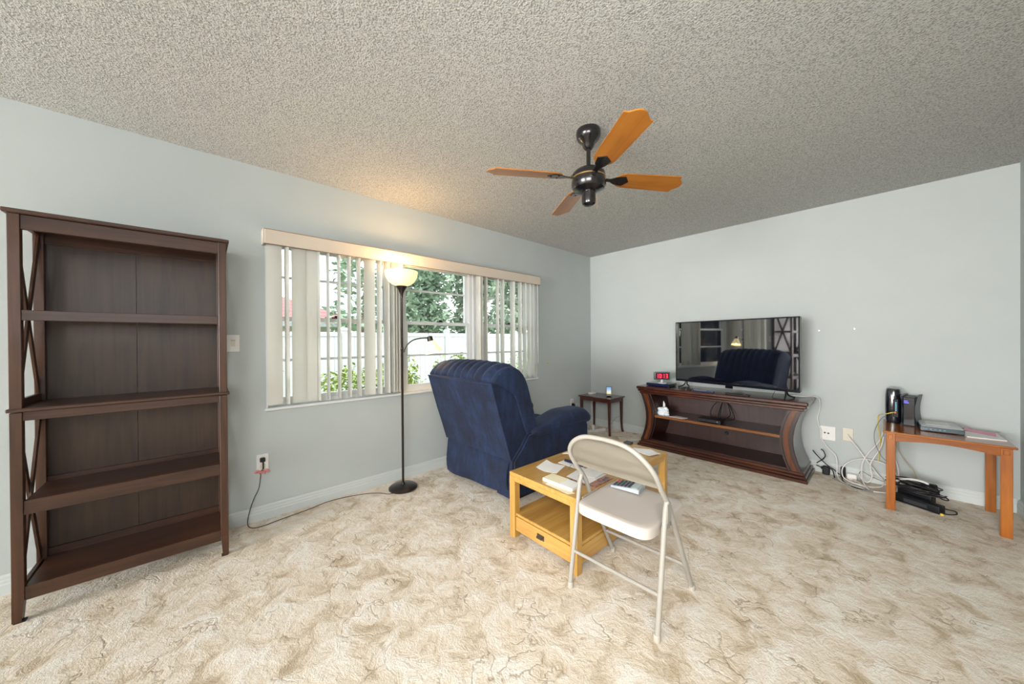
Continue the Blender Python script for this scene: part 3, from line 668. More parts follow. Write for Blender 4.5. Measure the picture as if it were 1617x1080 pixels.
def seat_mesh():
    bm = bmesh.new(); n = 40
    def outline(sc, z, dy=0):
        pts = []
        for k in range(n):
            a = 2 * PI * k / n; ca, sa = math.cos(a), math.sin(a)
            ex = .28
            x = math.copysign(abs(ca) ** ex, ca); y = math.copysign(abs(sa) ** ex, sa)
            hwid = .190 + .006 * y
            pts.append(bm.verts.new((x * hwid * sc, .000 + y * .212 * sc, z + (.006 * (1 - (y * .5 + .5)) * 0))))
        return pts
    rs = [outline(.96, .385), outline(1.0, .385), outline(1.0, .419), outline(.985, .427), outline(.95, .431), outline(.80, .429), outline(.4, .426)]
    for a, b in zip(rs, rs[1:]):
        for k in range(n): bm.faces.new((a[k], a[(k + 1) % n], b[(k + 1) % n], b[k]))
    bm.faces.new(rs[-1]); bm.faces.new(rs[0][::-1])
    for v in bm.verts: v.co.z += -.02 * v.co.y + .0; v.co.y += -.005
    bmesh.ops.recalc_face_normals(bm, faces=bm.faces[:]); return bm
obj('seat', seat_mesh(), seat_metal, fc, sm=50)
# calculator on the seat
cal = thing('calculator', 'grey desk calculator with dark keys lying on the folding chair seat', 'calculator', (1.975, -2.515, .430), math.radians(8), local=True)
bm = bmesh.new(); prism(bm, [(-.075, 0), (.075, 0), (.078, .022), (.05, .023), (-.075, .010)], 'y', -.052, .052, bev=.003)
obj('body', bm, mat('grey_calculator_plastic', (.42, .46, .50), .35), cal)
obj('display', bm := box(.036, .066, -.042, .042, .0225, .0245), mat('lcd_grey', (.50, .58, .60), .25), cal, label='pale grey display')
kd = mat('dark_key', (.05, .055, .07), .4); kr = mat('red_key', (.7, .08, .06), .4)
for i in range(5):
    for j in range(5):
        x = -.066 + i * .0195; y = -.043 + j * .0175; z = .0105 + (x + .075) / .125 * .013
        red = (i == 0 and j == 4) or (i == 0 and j == 3)
        obj('key', box(x, x + .014, y, y + .013, z - .002, z + .0035, bev=.001), kr if red else kd, cal, label='red key' if red else None)

# ------------------------------------------------------------------ ceiling fan
FX, FY = 1.755, -2.545
fan = thing('ceiling_fan', 'black ceiling fan with four honey wood blades', 'fan', (FX, FY, 2.44))
obj('canopy', lathe([(0, 2.44), (.068, 2.44), (.071, 2.43), (.069, 2.405), (.062, 2.39), (.055, 2.382), (.036, 2.365), (.030, 2.345), (.022, 2.335), (0, 2.335)], (FX, FY, 0), 40), blackmetal, fan)
obj('downrod', lathe([(0, 2.34), (.0125, 2.34), (.0125, 2.22), (0, 2.22)], (FX, FY, 0), 16), blackmetal, fan)
obj('motor_housing', lathe([(0, 2.235), (.02, 2.235), (.024, 2.222), (.05, 2.215), (.080, 2.205), (.093, 2.190), (.095, 2.182), (.095, 2.150), (.098, 2.146), (.098, 2.120), (.088, 2.102), (.06, 2.090), (.042, 2.086), (0, 2.086)], (FX, FY, 0), 48), blackmetal, fan)
obj('brass_band', lathe([(.094, 2.166), (.0985, 2.164), (.0985, 2.159), (.094, 2.157)], (FX, FY, 0), 48), brass, fan)
obj('switch_housing', lathe([(0, 2.088), (.040, 2.088), (.040, 2.030), (.037, 2.018), (.024, 2.008), (0, 2.006)], (FX, FY, 0), 32), blackmetal, fan)
obj('pull_chain', T([(FX + .040, FY + .01, 2.05), (FX + .048, FY + .012, 2.045), (FX + .050, FY + .012, 1.975)], .0012, seg=6, smooth=False), brass, fan)
tilt = math.radians(12)
for k in range(4):
    a = math.radians(-33 + 90 * k)
    Rm = Matrix.Translation((FX, FY, 2.168)) @ Matrix.Rotation(a, 4, 'Z') @ Matrix.Rotation(-tilt, 4, 'X')
    out = [(.165, -.030), (.19, -.050), (.22, -.058), (.525, -.068)]
    tip = [(.548, -.069), (.551, -.062), (.553, -.052), (.560, -.042), (.574, -.031), (.586, -.016), (.590, 0)]
    half = out + tip; poly = half + [(x, -y) for x, y in reversed(half[:-1])]
    bm = bmesh.new(); prism(bm, poly, 'z', -.003, .003)
    bmesh.ops.transform(bm, matrix=Rm, verts=bm.verts[:])
    # the blade is its own object with its grain running along it
    me_off = Vector((FX, FY, 2.168))
    bmesh.ops.translate(bm, verts=bm.verts[:], vec=-me_off); bmesh.ops.rotate(bm, verts=bm.verts[:], cent=(0, 0, 0), matrix=Matrix.Rotation(-a, 3, 'Z'))
    me = bpy.data.meshes.new('blade'); bm.to_mesh(me); bm.free(); me.materials.append(fanwood)
    bo = bpy.data.objects.new('blade', me); COL.objects.link(bo); bo.parent = fan; bo.location = me_off - Vector(fan.location); bo.rotation_euler = (0, 0, a)
    OFF[bo.name] = Vector((FX, FY, 2.44))
    # iron
    bm = bmesh.new()
    prism(bm, [(.085, -.014), (.13, -.011), (.165, -.030), (.215, -.038), (.245, 0), (.215, .038), (.165, .030), (.13, .011), (.085, .014)], 'z', -.0075, -.0032)
    bx(bm, .06, .10, -.016, .016, -.010, .012)
    for sx, sy in ((.185, -.022), (.185, .022), (.225, 0)): bx(bm, sx - .004, sx + .004, sy - .004, sy + .004, -.0105, -.0074, bev=.001)
    bmesh.ops.transform(bm, matrix=Rm, verts=bm.verts[:])
    obj('blade_iron', bm, blackmetal, fan)

# ------------------------------------------------------------------ television console
tv = thing('tv_console', 'dark cherry television console with curved sides and open shelves', 'tv stand', (1.715, -.25, 0))
sx0, sx1, syf, syb = .962, 2.473, -.47, -.02
# plinth and crown mouldings
obj('plinth', boxes([(sx0, sx1, syf, syb, 0, .028, .004), (sx0 + .012, sx1 - .012, syf + .012, syb, .028, .052, .006), (sx0 + .028, sx1 - .028, syf + .024, syb, .052, .084, .005)]), cherry, tv)
obj('top', boxes([(sx0 + .006, sx1 - .006, syf + .004, syb, .632, .658, .006), (sx0 - .006, sx1 + .006, syf - .008, syb, .658, .690, .007), (sx0 + .024, sx1 - .024, syf + .014, syb, .608, .632, .004)]), cherry, tv)
def cur(z):  # inward curve of the sides
    u = (z - .084) / (.608 - .084); return .062 * math.sin(PI * u) ** .9
def strip(side, a, b, y0, y1, grow=0):
    """vertical strip between offsets a..b from the outer edge, following the curve"""
    secs = []; n = 16
    for i in range(n + 1):
        z = .084 + (.608 - .084) * i / n
        e = (sx0 + .040) if side < 0 else (sx1 - .040); c = cur(z)
        xa = e - side * (c + a); xb = e - side * (c + b)
        secs.append([(xa, y0, z), (xb, y0, z), (xb, y1, z), (xa, y1, z)])
    return loft(secs)
for s in (-1, 1):
    obj('side_panel', strip(s, -.004, .016, syf + .030, syb - .01), stand_side, tv, sm=60)
    p = obj('curved_pilaster', strip(s, 0, .088, syf + .022, syf + .05), cherry_z, tv, sm=60)
    for a, b in ((0, .014), (.074, .088)): obj('moulding', strip(s, a, b, syf + .012, syf + .022), cherry_z, p, sm=60)
    obj('inlay', strip(s, .028, .062, syf + .018, syf + .0225), inlay, p, sm=60, label='reddish brown inlay')
    obj('inner_side', strip(s, .085, .095, syf + .05, syb - .02), cherry_z, tv, sm=60)
obj('back_board', box(sx0 + .12, sx1 - .12, syb - .02, syb - .012, .084, .608), wood('console_back_wood', (.018, .006, .005), (.038, .013, .010), (.058, .022, .016), 'z', .45, 0), tv)
sh = obj('shelf', box(sx0 + .105, sx1 - .105, syf + .06, syb - .022, .350, .372), stand_side, tv)
obj('shelf_edge', box(sx0 + .105, sx1 - .105, syf + .04, syf + .06, .346, .374, bev=.005), cherry_edge, sh, label='orange brown front edge')
obj('bottom_board', box(sx0 + .105, sx1 - .105, syf + .045, syb - .022, .084, .094), cherry_z, tv)
obj('cable_grommet', lathe([(0, .003), (.014, .003), (.018, 0), (0, 0)], (1.76, syb - .02, .30), 16, axis=(0, -1, 0)), blackp, tv)
obj('cable_grommet', lathe([(0, .003), (.016, .003), (.020, 0), (0, 0)], (1.76, syb - .02, .215), 16, axis=(0, -1, 0)), blackp, tv)

# ------------------------------------------------------------------ television (local frame: screen faces -Y)
TP = Vector((1.855, -.272, .690)); tva = math.atan2(-.179, 1.127) - math.radians(1.0)
tel = thing('television', 'large flat black television standing on the cherry console', 'television', TP, tva, local=True)
tw2 = .570; zb, ztp = .070, .732
obj('cabinet', boxes([(-tw2, tw2, -.012, .028, zb, ztp, .004), (-.40, .40, .028, .055, zb + .04, ztp - .22, .01)]), glossb, tel)
obj('bezel', boxes([(-tw2 - .001, tw2 + .001, -.016, -.010, ztp - .011, ztp + .001), (-tw2 - .001, tw2 + .001, -.018, -.010, zb - .004, zb + .020, .002), (-tw2 - .001, -tw2 + .011, -.016, -.010, zb, ztp), (tw2 - .011, tw2 + .001, -.016, -.010, zb, ztp)]), glossb, tel)
obj('screen', box(-tw2 + .011, tw2 - .011, -.0135, -.011, zb + .02, ztp - .011), screen_m, tel, sm=0)
obj('logo_plate', box(-.035, .035, -.024, -.014, zb - .030, zb + .004, bev=.002), glossb, tel)
for s in (-1, 1):
    obj('foot', T([(s * .46, .0, zb + .01), (s * .47, -.02, .03), (s * .49, -.10, .007)] , .007, seg=8, n=5), blackp, tel)
    obj('foot', T([(s * .46, .02, zb + .01), (s * .47, .04, .03), (s * .49, .11, .007)] , .007, seg=8, n=5), blackp, tel)

# ------------------------------------------------------------------ on the console
CZ = .690
dvd = thing('disc_player', 'slim black disc player at the left end of the console under the clock', 'disc player', (1.12, -.25, CZ))
obj('body', box(1.02, 1.29, -.36, -.17, CZ + .004, CZ + .034, bev=.003), glossb, dvd)
obj('front_panel', box(1.025, 1.285, -.364, -.36, CZ + .007, CZ + .031), mat('blue_black_panel', (.008, .015, .06), .15), dvd)
obj('foot_pads', boxes([(1.03, 1.05, -.35, -.33, CZ, CZ + .004), (1.26, 1.28, -.35, -.33, CZ, CZ + .004), (1.03, 1.05, -.20, -.18, CZ, CZ + .004), (1.26, 1.28, -.20, -.18, CZ, CZ + .004)]), blackp, dvd)
clk = thing('digital_clock', 'small grey digital clock with red digits on top of the disc player', 'clock', (1.165, -.27, CZ + .034), math.radians(38), local=True)
clk.scale = (1.32, 1.32, 1.32)
obj('stand', lathe([(0, 0), (.042, 0), (.042, .004), (.014, .010), (.010, .030), (0, .030)], (0, 0, 0), 24), silver, clk)
obj('case', box(-.068, .068, -.012, .014, .026, .098, bev=.012, seg=2), mat('slate_plastic', (.07, .10, .11), .35), clk)
obj('display', box(-.054, .054, -.0135, -.0118, .036, .088), mat('dark_red_display', (.05, .004, .008), .25), clk, label='dark display')
SEG = {'0': 'abcdef', '1': 'bc', '3': 'abcdg'}
bm = bmesh.new(); dw, dh, th = .016, .036, .0042
for ch_, x0 in (('1', -.050), ('0', -.025), ('1', .001), ('3', .028)):
    z0 = .044
    S_ = {'a': (x0, x0 + dw, z0 + dh - th, z0 + dh), 'd': (x0, x0 + dw, z0, z0 + th), 'g': (x0, x0 + dw, z0 + dh / 2 - th / 2, z0 + dh / 2 + th / 2), 'f': (x0, x0 + th, z0 + dh / 2, z0 + dh), 'e': (x0, x0 + th, z0, z0 + dh / 2), 'b': (x0 + dw - th, x0 + dw, z0 + dh / 2, z0 + dh), 'c': (x0 + dw - th, x0 + dw, z0, z0 + dh / 2)}
    for g in SEG[ch_]: a = S_[g]; bx(bm, a[0], a[1], -.0148, -.0136, a[2], a[3])
bx(bm, -.0035, 0.0005, -.0148, -.0136, .051, .055); bx(bm, -.0035, .0005, -.0148, -.0136, .068, .072)
obj('digits', bm, red_led, clk, label='glowing red digits')
bm = bmesh.new()
for i, ang in enumerate((0, .9, 2.0, 2.7)):
    c = Vector((1.47, -.40, CZ + .008 + .005 * i)); d = Vector((math.cos(ang), math.sin(ang) * .5, 0))
    tube(bm, [c - d * .06, c - d * .02 + Vector((0, .02, .006)), c + d * .03 + Vector((0, -.01, .004)), c + d * .06], .0035, seg=6)
bx(bm, 1.44, 1.475, -.425, -.405, CZ, CZ + .014, bev=.003); bx(bm, 1.49, 1.53, -.40, -.385, CZ, CZ + .012, bev=.003)
single('tangled_adapter', bm, cableb, 'small tangle of black cable and adapters on the console between clock and television', 'cable', (1.47, -.40, CZ))
rm = thing('remote_control', 'slim bluish black remote control at the front edge of the console', 'remote control', (1.66, -.435, CZ), math.radians(-3), local=True)
obj('body', box(-.10, .10, -.018, .018, 0, .012, bev=.003), mat('bluish_remote', (.03, .05, .12), .2), rm)
obj('buttons', boxes([(-.085 + i * .02, -.075 + i * .02, -.01 + j * .014, -.002 + j * .014, .012, .0135) for i in range(6) for j in (0, 1)]), silver, rm)
obj('power_button', box(.08, .088, -.004, .004, .012, .0135), mat('orange_button', (.8, .25, .05), .4), rm, label='orange button')
rm2 = thing('remote_control', 'black remote control with an orange button right of the first, under the television', 'remote control', (1.96, -.44, CZ), math.radians(-2), local=True)
obj('body', box(-.10, .10, -.02, .02, 0, .014, bev=.003), blackp, rm2)
obj('power_button', box(.055, .066, -.006, .006, .014, .0155), mat('amber_button', (.8, .4, .05), .4), rm2, label='orange button')
single('signal_cable', T([(2.235, -.372, CZ + .06), (2.225, -.376, CZ + .03), (2.225, -.40, CZ + .004), (2.27, -.42, CZ + .004), (2.34, -.41, CZ + .004), (2.40, -.36, CZ + .004)], .0022, seg=6), cableb, 'thin black cable drooping from the television onto the console top', 'cable', (2.25, -.40, CZ))
# white cable from television to floor
single('white_power_cable', T([(2.33, -.25, .71), (2.42, -.19, .705), (2.475, -.10, .700), (2.505, -.05, .67), (2.505, -.028, .58), (2.490, -.028, .50), (2.50, -.03, .43), (2.516, -.032, .38), (2.515, -.032, .32), (2.56, -.03, .24), (2.61, -.03, .18), (2.622, -.06, .10), (2.626, -.11, .03), (2.66, -.19, .008), (2.72, -.24, .008), (2.80, -.27, .008)], .0042, seg=8), cablew, 'white cable running down the wall from behind the television to the floor', 'cable', (2.5, -.05, .35))
# on the shelf
SZ = .372
def crumple(name, c, r, m, label, cat, sz=(1, 1, 1), seed=0):
    bm = bmesh.new(); bmesh.ops.create_icosphere(bm, subdivisions=4, radius=1)
    for v in bm.verts:
        p = v.co.copy(); n1 = noise.noise(p * 1.6 + Vector((seed, 0, 0))); n2 = abs(noise.noise(p * 3.5 + Vector((0, seed, 3))))
        q = p * (1 + .45 * n1 - .35 * n2)
        v.co = Vector((q.x * r * sz[0], q.y * r * sz[1], max(q.z, -.55) * r * sz[2]))
    zmin = min(v.co.z for v in bm.verts)
    for v in bm.verts: v.co += Vector((c[0], c[1], c[2] - zmin))
    return single(name, bm, m, label, cat, c, sm=20)
crumple('plastic_bag', (1.20, -.33, SZ), .058, noisy('crumpled_white_plastic', (.68, .75, .82), (.82, .86, .9), 12, .35), 'crumpled bluish white plastic bag on the left end of the console shelf', 'bag', (1.35, .9, .95), 3)
crumple('tissue', (1.185, -.26, SZ), .02, paper, 'small white tissue standing behind the plastic bag', 'tissue', (.8, .8, 4.6), 9)
sheet('shelf_papers', [(1.30, -.40), (1.44, -.405), (1.47, -.33), (1.34, -.31)], SZ, .004, mat('pinkish_paper', (.75, .66, .66), .7), 'pale folded papers lying on the console shelf', 'papers')
mb = thing('media_box', 'small flat black box on the console shelf with cables rising behind', 'media box', (1.70, -.30, SZ))
obj('body', box(1.585, 1.80, -.38, -.25, SZ + .003, SZ + .035, bev=.002), blackp, mb)
obj('feet', boxes([(1.59, 1.61, -.375, -.36, SZ, SZ + .003), (1.775, 1.795, -.375, -.36, SZ, SZ + .003), (1.59, 1.61, -.27, -.255, SZ, SZ + .003), (1.775, 1.795, -.27, -.255, SZ, SZ + .003)]), blackp, mb)
obj('status_light', box(1.766, 1.772, -.382, -.379, SZ + .016, SZ + .022), silver, mb)
for i, pth in enumerate([[(1.74, -.25, .39), (1.735, -.20, .46), (1.735, -.12, .53), (1.735, -.06, .58)], [(1.76, -.25, .39), (1.75, -.20, .47), (1.74, -.12, .54), (1.74, -.06, .585)],
                         [(1.69, -.25, .39), (1.66, -.22, .45), (1.68, -.16, .53), (1.725, -.06, .58)], [(1.78, -.25, .39), (1.82, -.15, .43), (1.79, -.08, .51), (1.745, -.06, .58)], [(1.77, -.25, .385), (1.86, -.16, .40), (1.82, -.09, .48), (1.75, -.06, .575)]]):
    obj('cable', T(pth, .004, seg=6), cableb, mb)
single('white_dongle', box(1.655, 1.685, -.215, -.20, SZ, SZ + .022, bev=.003), white_m, 'tiny white adapter behind the black media box', 'adapter', (1.67, -.21, SZ))
for z in (.30, .215): pass
# papers on bottom board: darker dusty patches left to the wood

# ------------------------------------------------------------------ corner side table
st = thing('side_table', 'small mahogany side table with tapered legs in the room corner', 'table', (.32, -.235, 0))
ax0, ax1, ay0, ay1, az = .075, .572, -.410, -.045, .475
obj('tabletop', box(ax0, ax1, ay0, ay1, az - .016, az, bev=.004), mahog, st)
obj('apron', boxes([(ax0 + .035, ax1 - .035, ay0 + .022, ay0 + .036, az - .060, az - .016), (ax0 + .035, ax1 - .035, ay1 - .036, ay1 - .022, az - .060, az - .016), (ax0 + .022, ax0 + .036, ay0 + .035, ay1 - .035, az - .060, az - .016), (ax1 - .036, ax1 - .022, ay0 + .035, ay1 - .035, az - .060, az - .016)]), mahog, st)
for x in (ax0 + .035, ax1 - .035):
    for y in (ay0 + .035, ay1 - .035):
        o_ = (1 if x > .3 else -1, 1 if y > -.23 else -1)
        secs = []
        for z, r, f in ((az - .016, .017, 0), (az - .08, .016, 0), (.15, .0115, .0), (.05, .0105, .004), (0, .0115, .012)):
            cx_, cy_ = x + o_[0] * f, y + o_[1] * f
            secs.append([(cx_ - r, cy_ - r, z), (cx_ + r, cy_ - r, z), (cx_ + r, cy_ + r, z), (cx_ - r, cy_ + r, z)])
        obj('leg', loft(secs), mahog, st, sm=0)
ph = thing('photo_gadget', 'small upright device with a lit blue and yellow screen on the corner table', 'phone', (.43, -.21, az), math.radians(32), local=True)
Rt = Matrix.Rotation(math.radians(-14), 4, 'X')
def tl(bm): bmesh.ops.transform(bm, matrix=Matrix.Translation((0, 0, .006)) @ Rt, verts=bm.verts[:]); return bm
obj('body', tl(box(-.034, .034, -.005, .005, 0, .125, bev=.003)), glossb, ph)
scm = mat('phone_screen', (.1, .3, .6), .2); v = coords(scm); sp = N(scm, 'ShaderNodeSeparateXYZ'); L(scm, v, sp.inputs[0]); mrz = N(scm, 'ShaderNodeMapRange'); mrz.inputs['From Min'].default_value = .02; mrz.inputs['From Max'].default_value = .115; L(scm, sp.outputs['Z'], mrz.inputs['Value'])
cc = ramp(scm, mrz.outputs[0], [(.1, (.75, .72, .45)), (.4, (.75, .72, .40)), (.5, (.7, .85, .9)), (.6, (.35, .6, .9)), (1, (.12, .35, .75))]); L(scm, cc, B(scm).inputs['Emission Color']); L(scm, cc, B(scm).inputs['Base Color']); B(scm).inputs['Emission Strength'].default_value = .22
obj('screen', tl(box(-.029, .029, -.0062, -.0048, .026, .116)), scm, ph, sm=0, label='lit blue and yellow screen')
obj('stand', boxes([(-.025, .025, .008, .040, 0, .006, .002), (-.02, .02, .018, .024, .004, .06, .001)]), blackp, ph)
single('white_card', box(.105, .175, -.22, -.13, az, az + .018, bev=.002), paper, 'small white box at the left end of the corner table', 'box', (.14, -.17, az))
ps = thing('power_strip', 'white power strip on the carpet beneath the corner table', 'power strip', (.30, -.32, 0), math.radians(70), local=True)
obj('body', box(-.14, .14, -.025, .025, 0, .035, bev=.006, seg=2), white_m, ps)
obj('switch', box(-.12, -.10, -.01, .01, .035, .040, bev=.001), mat('grey_switch', (.3, .3, .3), .4), ps)
for i in range(4): obj('socket', lathe([(0, .003), (.014, .003), (.016, 0), (0, 0)], (-.06 + i * .05, 0, .034), 16), ivory, ps)
single('white_plug', box(.285, .315, -.40, -.37, .037, .10, bev=.004), white_m, 'white plug standing up from the power strip', 'plug', (.30, -.385, .037))
single('corner_cable', T([(.03, -.44, .34), (.07, -.40, .345), (.09, -.33, .28), (.10, -.26, .15), (.14, -.22, .04), (.22, -.20, .008), (.27, -.16, .012)], .003, seg=6), cablew, 'white cable drooping from the corner outlet to the power strip', 'cable', (.1, -.3, 0.01))
single('floor_cable', T([(.34, -.20, .02), (.40, -.17, .008), (.50, -.22, .006), (.62, -.32, .006), (.75, -.36, .006), (.86, -.30, .006), (.93, -.25, .006)], .0035, seg=6), cablew, 'pale cable snaking over the carpet from the power strip to the console', 'cable', (.6, -.28, 0))
single('thin_grey_cable', T([(.37, -.19, .015), (.36, -.10, .04), (.38, -.035, .10), (.43, -.03, .16), (.48, -.03, .185)], .0022, seg=6), cableg, 'thin grey wire rising against the wall behind the corner table', 'cable', (.38, -.1, .01))

# ------------------------------------------------------------------ right table
rt = thing('router_table', 'orange stained wooden table against the wall carrying routers', 'table', (3.17, -.33, 0))
rx0, rx1, ry0, ry1, rz = 2.897, 3.447, -.592, -.075, .562
obj('tabletop', box(rx0, rx1, ry0, ry1, rz - .014, rz, bev=.003), orangewood, rt)
for x in (rx0 + .016, rx1 - .016 - .045):
    for y in (ry0 + .010, ry1 - .010 - .03):
        lg = obj('leg', box(x, x + .045, y, y + .030, 0, rz - .014, bev=.002), orangewood_z, rt)
for x in (rx0 + .016, rx1 - .061): obj('leg_block', box(x + .010, x + .034, ry0 + .006, ry0 + .011, rz - .056, rz - .024, bev=.002), orangewood_z, rt)
ap = bmesh.new()
ptsA = [(rx0 + .061, rz - .014), (rx1 - .061, rz - .014)] + [(rx1 - .061 - (rx1 - rx0 - .122) * i / 14, rz - .068 + .022 * math.sin(PI * i / 14)) for i in range(15)]
prism(ap, ptsA, 'y', ry0 + .016, ry0 + .032); prism(ap, ptsA, 'y', ry1 - .032, ry1 - .016)
bx(ap, rx0 + .022, rx0 + .036, ry0 + .04, ry1 - .04, rz - .055, rz - .014); bx(ap, rx1 - .036, rx1 - .022, ry0 + .04, ry1 - .04, rz - .055, rz - .014)
obj('apron', ap, orangewood, rt)
# modem, router, set-top box
md = thing('modem', 'tall rounded black modem at the back left corner of the orange table', 'modem', (2.975, -.19, rz))
def rounded(hx, hy, n=24, ex=.55):
    return [(hx * math.copysign(abs(math.cos(2 * PI * k / n)) ** ex, math.cos(2 * PI * k / n)), hy * math.copysign(abs(math.sin(2 * PI * k / n)) ** ex, math.sin(2 * PI * k / n))) for k in range(n)]
secs = []
for z, s in ((0, .90), (.03, .97), (.12, 1.0), (.20, .98), (.245, .90), (.262, .84), (.268, .70)): secs.append([(2.952 + px * s, -.150 + py * s, rz + z) for px, py in rounded(.045, .075)])
obj('case', loft(secs), glossb, md, sm=45)
obj('light_panel', boxes([(2.950, 2.980, -.231, -.222, rz + .05, rz + .19, .004)]), mat('matte_black_panel', (.004, .004, .005), .6), md)
for i in range(6): obj('indicator', box(2.963, 2.968, -.2325, -.230, rz + .10 + i * .012, rz + .106 + i * .012), mat('cyan_led', (.1, .4, .6), .4, emit=(.1, .5, .8), es=.8) if i == 0 else bpy.data.materials['cyan_led'], md)
rr = thing('router', 'square black router with a concave back standing beside the modem', 'router', (3.046, -.165, rz), math.radians(-9), local=True)
bm = bmesh.new(); bx(bm, -.030, .030, -.10, .09, 0, .215, bev=.003)
obj('case', bm, blackp, rr)
def fin(s):
    secs = []
    for i in range(13):
        z = .225 * i / 12; c = .014 * math.sin(PI * i / 12)
        secs.append([(s * (.034 - c * .0 + .010 - c), -.112, z), (s * (.030), -.108, z), (s * .030, .10, z), (s * (.044 - c), .105, z)])
    return loft(secs)
for s in (-1, 1): obj('side_fin', fin(s), mat('slate_black_plastic', (.010, .014, .018), .4) if s < 0 else bpy.data.materials['slate_black_plastic'], rr, sm=60)
obj('front_inset', box(-.026, .026, -.104, -.0995, .01, .205), glossb, rr)
obj('blue_lights', boxes([(-.024, -.006, -.1055, -.1035, .185, .189), (-.024, .0, -.1055, -.1035, .172, .176)]), blue_led, rr, label='blue indicator lights')
cb = thing('cable_box', 'silver topped black set-top box lying in the middle of the orange table', 'cable box', (3.168, -.25, rz), math.radians(2), local=True)
obj('body', box(-.095, .10, -.15, .12, .004, .034, bev=.003), mat('blue_grey_plastic', (.05, .075, .09), .25, coat=.4), cb)
obj('lid', box(-.090, .095, -.145, .115, .034, .037, bev=.001), silver, cb, label='silver lid')
obj('lid_inset', box(-.06, .05, -.07, .08, .037, .0385), mat('pale_label', (.72, .72, .70), .5), cb, label='pale label patch')
obj('front_lights', boxes([(-.07 + i * .02, -.062 + i * .02, -.1515, -.1495, .015, .022) for i in range(5)]), mat('dim_blue', (.05, .2, .3), .3), cb)
obj('rubber_foot', boxes([(-.09, -.07, -.14, -.12, 0, .004), (.075, .095, -.14, -.12, 0, .004), (-.09, -.07, .09, .11, 0, .004), (.075, .095, .09, .11, 0, .004)]), blackp, cb)
sheet('envelope_stack', [(3.276, -.433), (3.434, -.412), (3.424, -.18), (3.262, -.225)], rz, .005, paper, 'white envelopes at the right end of the orange table', 'envelope')
curled('pink_slip', [(3.284, -.215), (3.404, -.325), (3.420, -.200), (3.303, -.115)], rz + .0052, pinkp, 'pink slip on the white envelopes', 'paper', lambda u, v: .016 * max(0, .25 - u) * 4 * .5)

# ------------------------------------------------------------------ cables near the right table
single('yellow_network_cable', T([(2.960, -.245, rz + .088), (2.945, -.275, rz + .09), (2.915, -.27, rz + .075), (2.885, -.20, rz + .055), (2.870, -.14, rz + .02), (2.872, -.10, .48), (2.882, -.06, .38), (2.87, -.05, .20)], .0032, seg=8), cabley, 'yellow network cable looping out of the modem and down', 'cable', (2.92, -.25, rz + .05))
single('network_plug', box(2.955, 2.967, -.245, -.2325, rz + .082, rz + .094, bev=.001), mat('orange_plug', (.8, .2, .03), .4), 'small orange plug in the modem front', 'plug', (2.961, -.235, rz + .082))
single('grey_modem_cable', T([(2.935, -.14, rz + .03), (2.90, -.15, rz + .03), (2.868, -.17, rz - .03), (2.850, -.20, .46), (2.855, -.20, .38), (2.89, -.15, .27), (2.95, -.10, .19), (2.97, -.08, .16)], .0026, seg=6), cableg, 'thin grey cable hanging off the left end of the orange table', 'cable', (2.86, -.2, .5))
single('coaxial_cable', T([(2.687, -.022, .378), (2.705, -.045, .35), (2.745, -.05, .29), (2.800, -.05, .195), (2.86, -.05, .10), (2.90, -.06, .045), (2.885, -.12, .012), (2.82, -.16, .008), (2.74, -.16, .008), (2.672, -.12, .02), (2.655, -.095, .07), (2.675, -.085, .13), (2.74, -.06, .185), (2.82, -.045, .20), (2.91, -.045, .185), (2.97, -.06, .12), (3.0, -.10, .03)], .0042, seg=8), cablew, 'white coaxial cable from the tan plate coiling in a big loop', 'cable', (2.7, -.05, .05))
single('white_looped_cable', T([(2.905, -.055, .50), (2.885, -.055, .40), (2.855, -.06, .33), (2.81, -.06, .25), (2.78, -.07, .17), (2.775, -.10, .09), (2.79, -.18, .03), (2.83, -.26, .008), (2.90, -.24, .007), (2.955, -.20, .007)], .0042, seg=8), cablew, 'white cable dropping from behind the orange table toward the floor loops', 'cable', (2.8, -.08, .1))
single('second_white_cable', T([(2.90, -.09, .42), (2.885, -.09, .33), (2.845, -.09, .23), (2.825, -.10, .17), (2.835, -.12, .08), (2.81, -.15, .035), (2.77, -.13, .055), (2.76, -.10, .075)], .004, seg=8), cablew, 'short white cable crossing inside the big white loop', 'cable', (2.83, -.1, .1))
single('grey_floor_cable', T([(2.60, -.15, .006), (2.66, -.22, .010), (2.74, -.26, .006), (2.83, -.28, .006), (2.80, -.20, .012), (2.76, -.10, .06), (2.775, -.09, .10), (2.83, -.08, .07), (2.90, -.09, .05)], .003, seg=6), cableg, 'grey cable lying among the white loops on the carpet', 'cable', (2.7, -.2, 0))
single('white_coil', T([(2.70, -.16, .012), (2.735, -.20, .018), (2.77, -.17, .018), (2.745, -.13, .018), (2.71, -.17, .022), (2.75, -.215, .022), (2.80, -.20, .010), (2.85, -.17, .008)], .004, seg=6), cablew, 'small white cable coil on the carpet by the white adapter', 'cable', (2.74, -.17, 0.008))
single('black_console_cable', T([(2.46, -.06, .20), (2.50, -.08, .155), (2.56, -.07, .09), (2.60, -.06, .06), (2.64, -.08, .03)], .0045, seg=6), cableb, 'black cable slanting down from behind the console', 'cable', (2.5, -.07, .1))
single('black_curled_cable', T([(2.49, -.10, .10), (2.53, -.09, .14), (2.545, -.07, .17), (2.535, -.06, .205), (2.515, -.05, .22)], .0045, seg=6), cableb, 'black cable end curling up beside the console foot', 'cable', (2.52, -.08, .15))
bm = bmesh.new(); bx(bm, 2.525, 2.575, -.075, -.035, .0, .075, bev=.006); bx(bm, 2.515, 2.535, -.07, -.04, .045, .065, bev=.003); tube(bm, [(2.57, -.055, .06), (2.592, -.065, .055), (2.605, -.09, .02), (2.61, -.12, .008)], .0045, seg=6); tube(bm, [(2.52, -.055, .055), (2.50, -.05, .06), (2.482, -.05, .065)], .0045, seg=6)
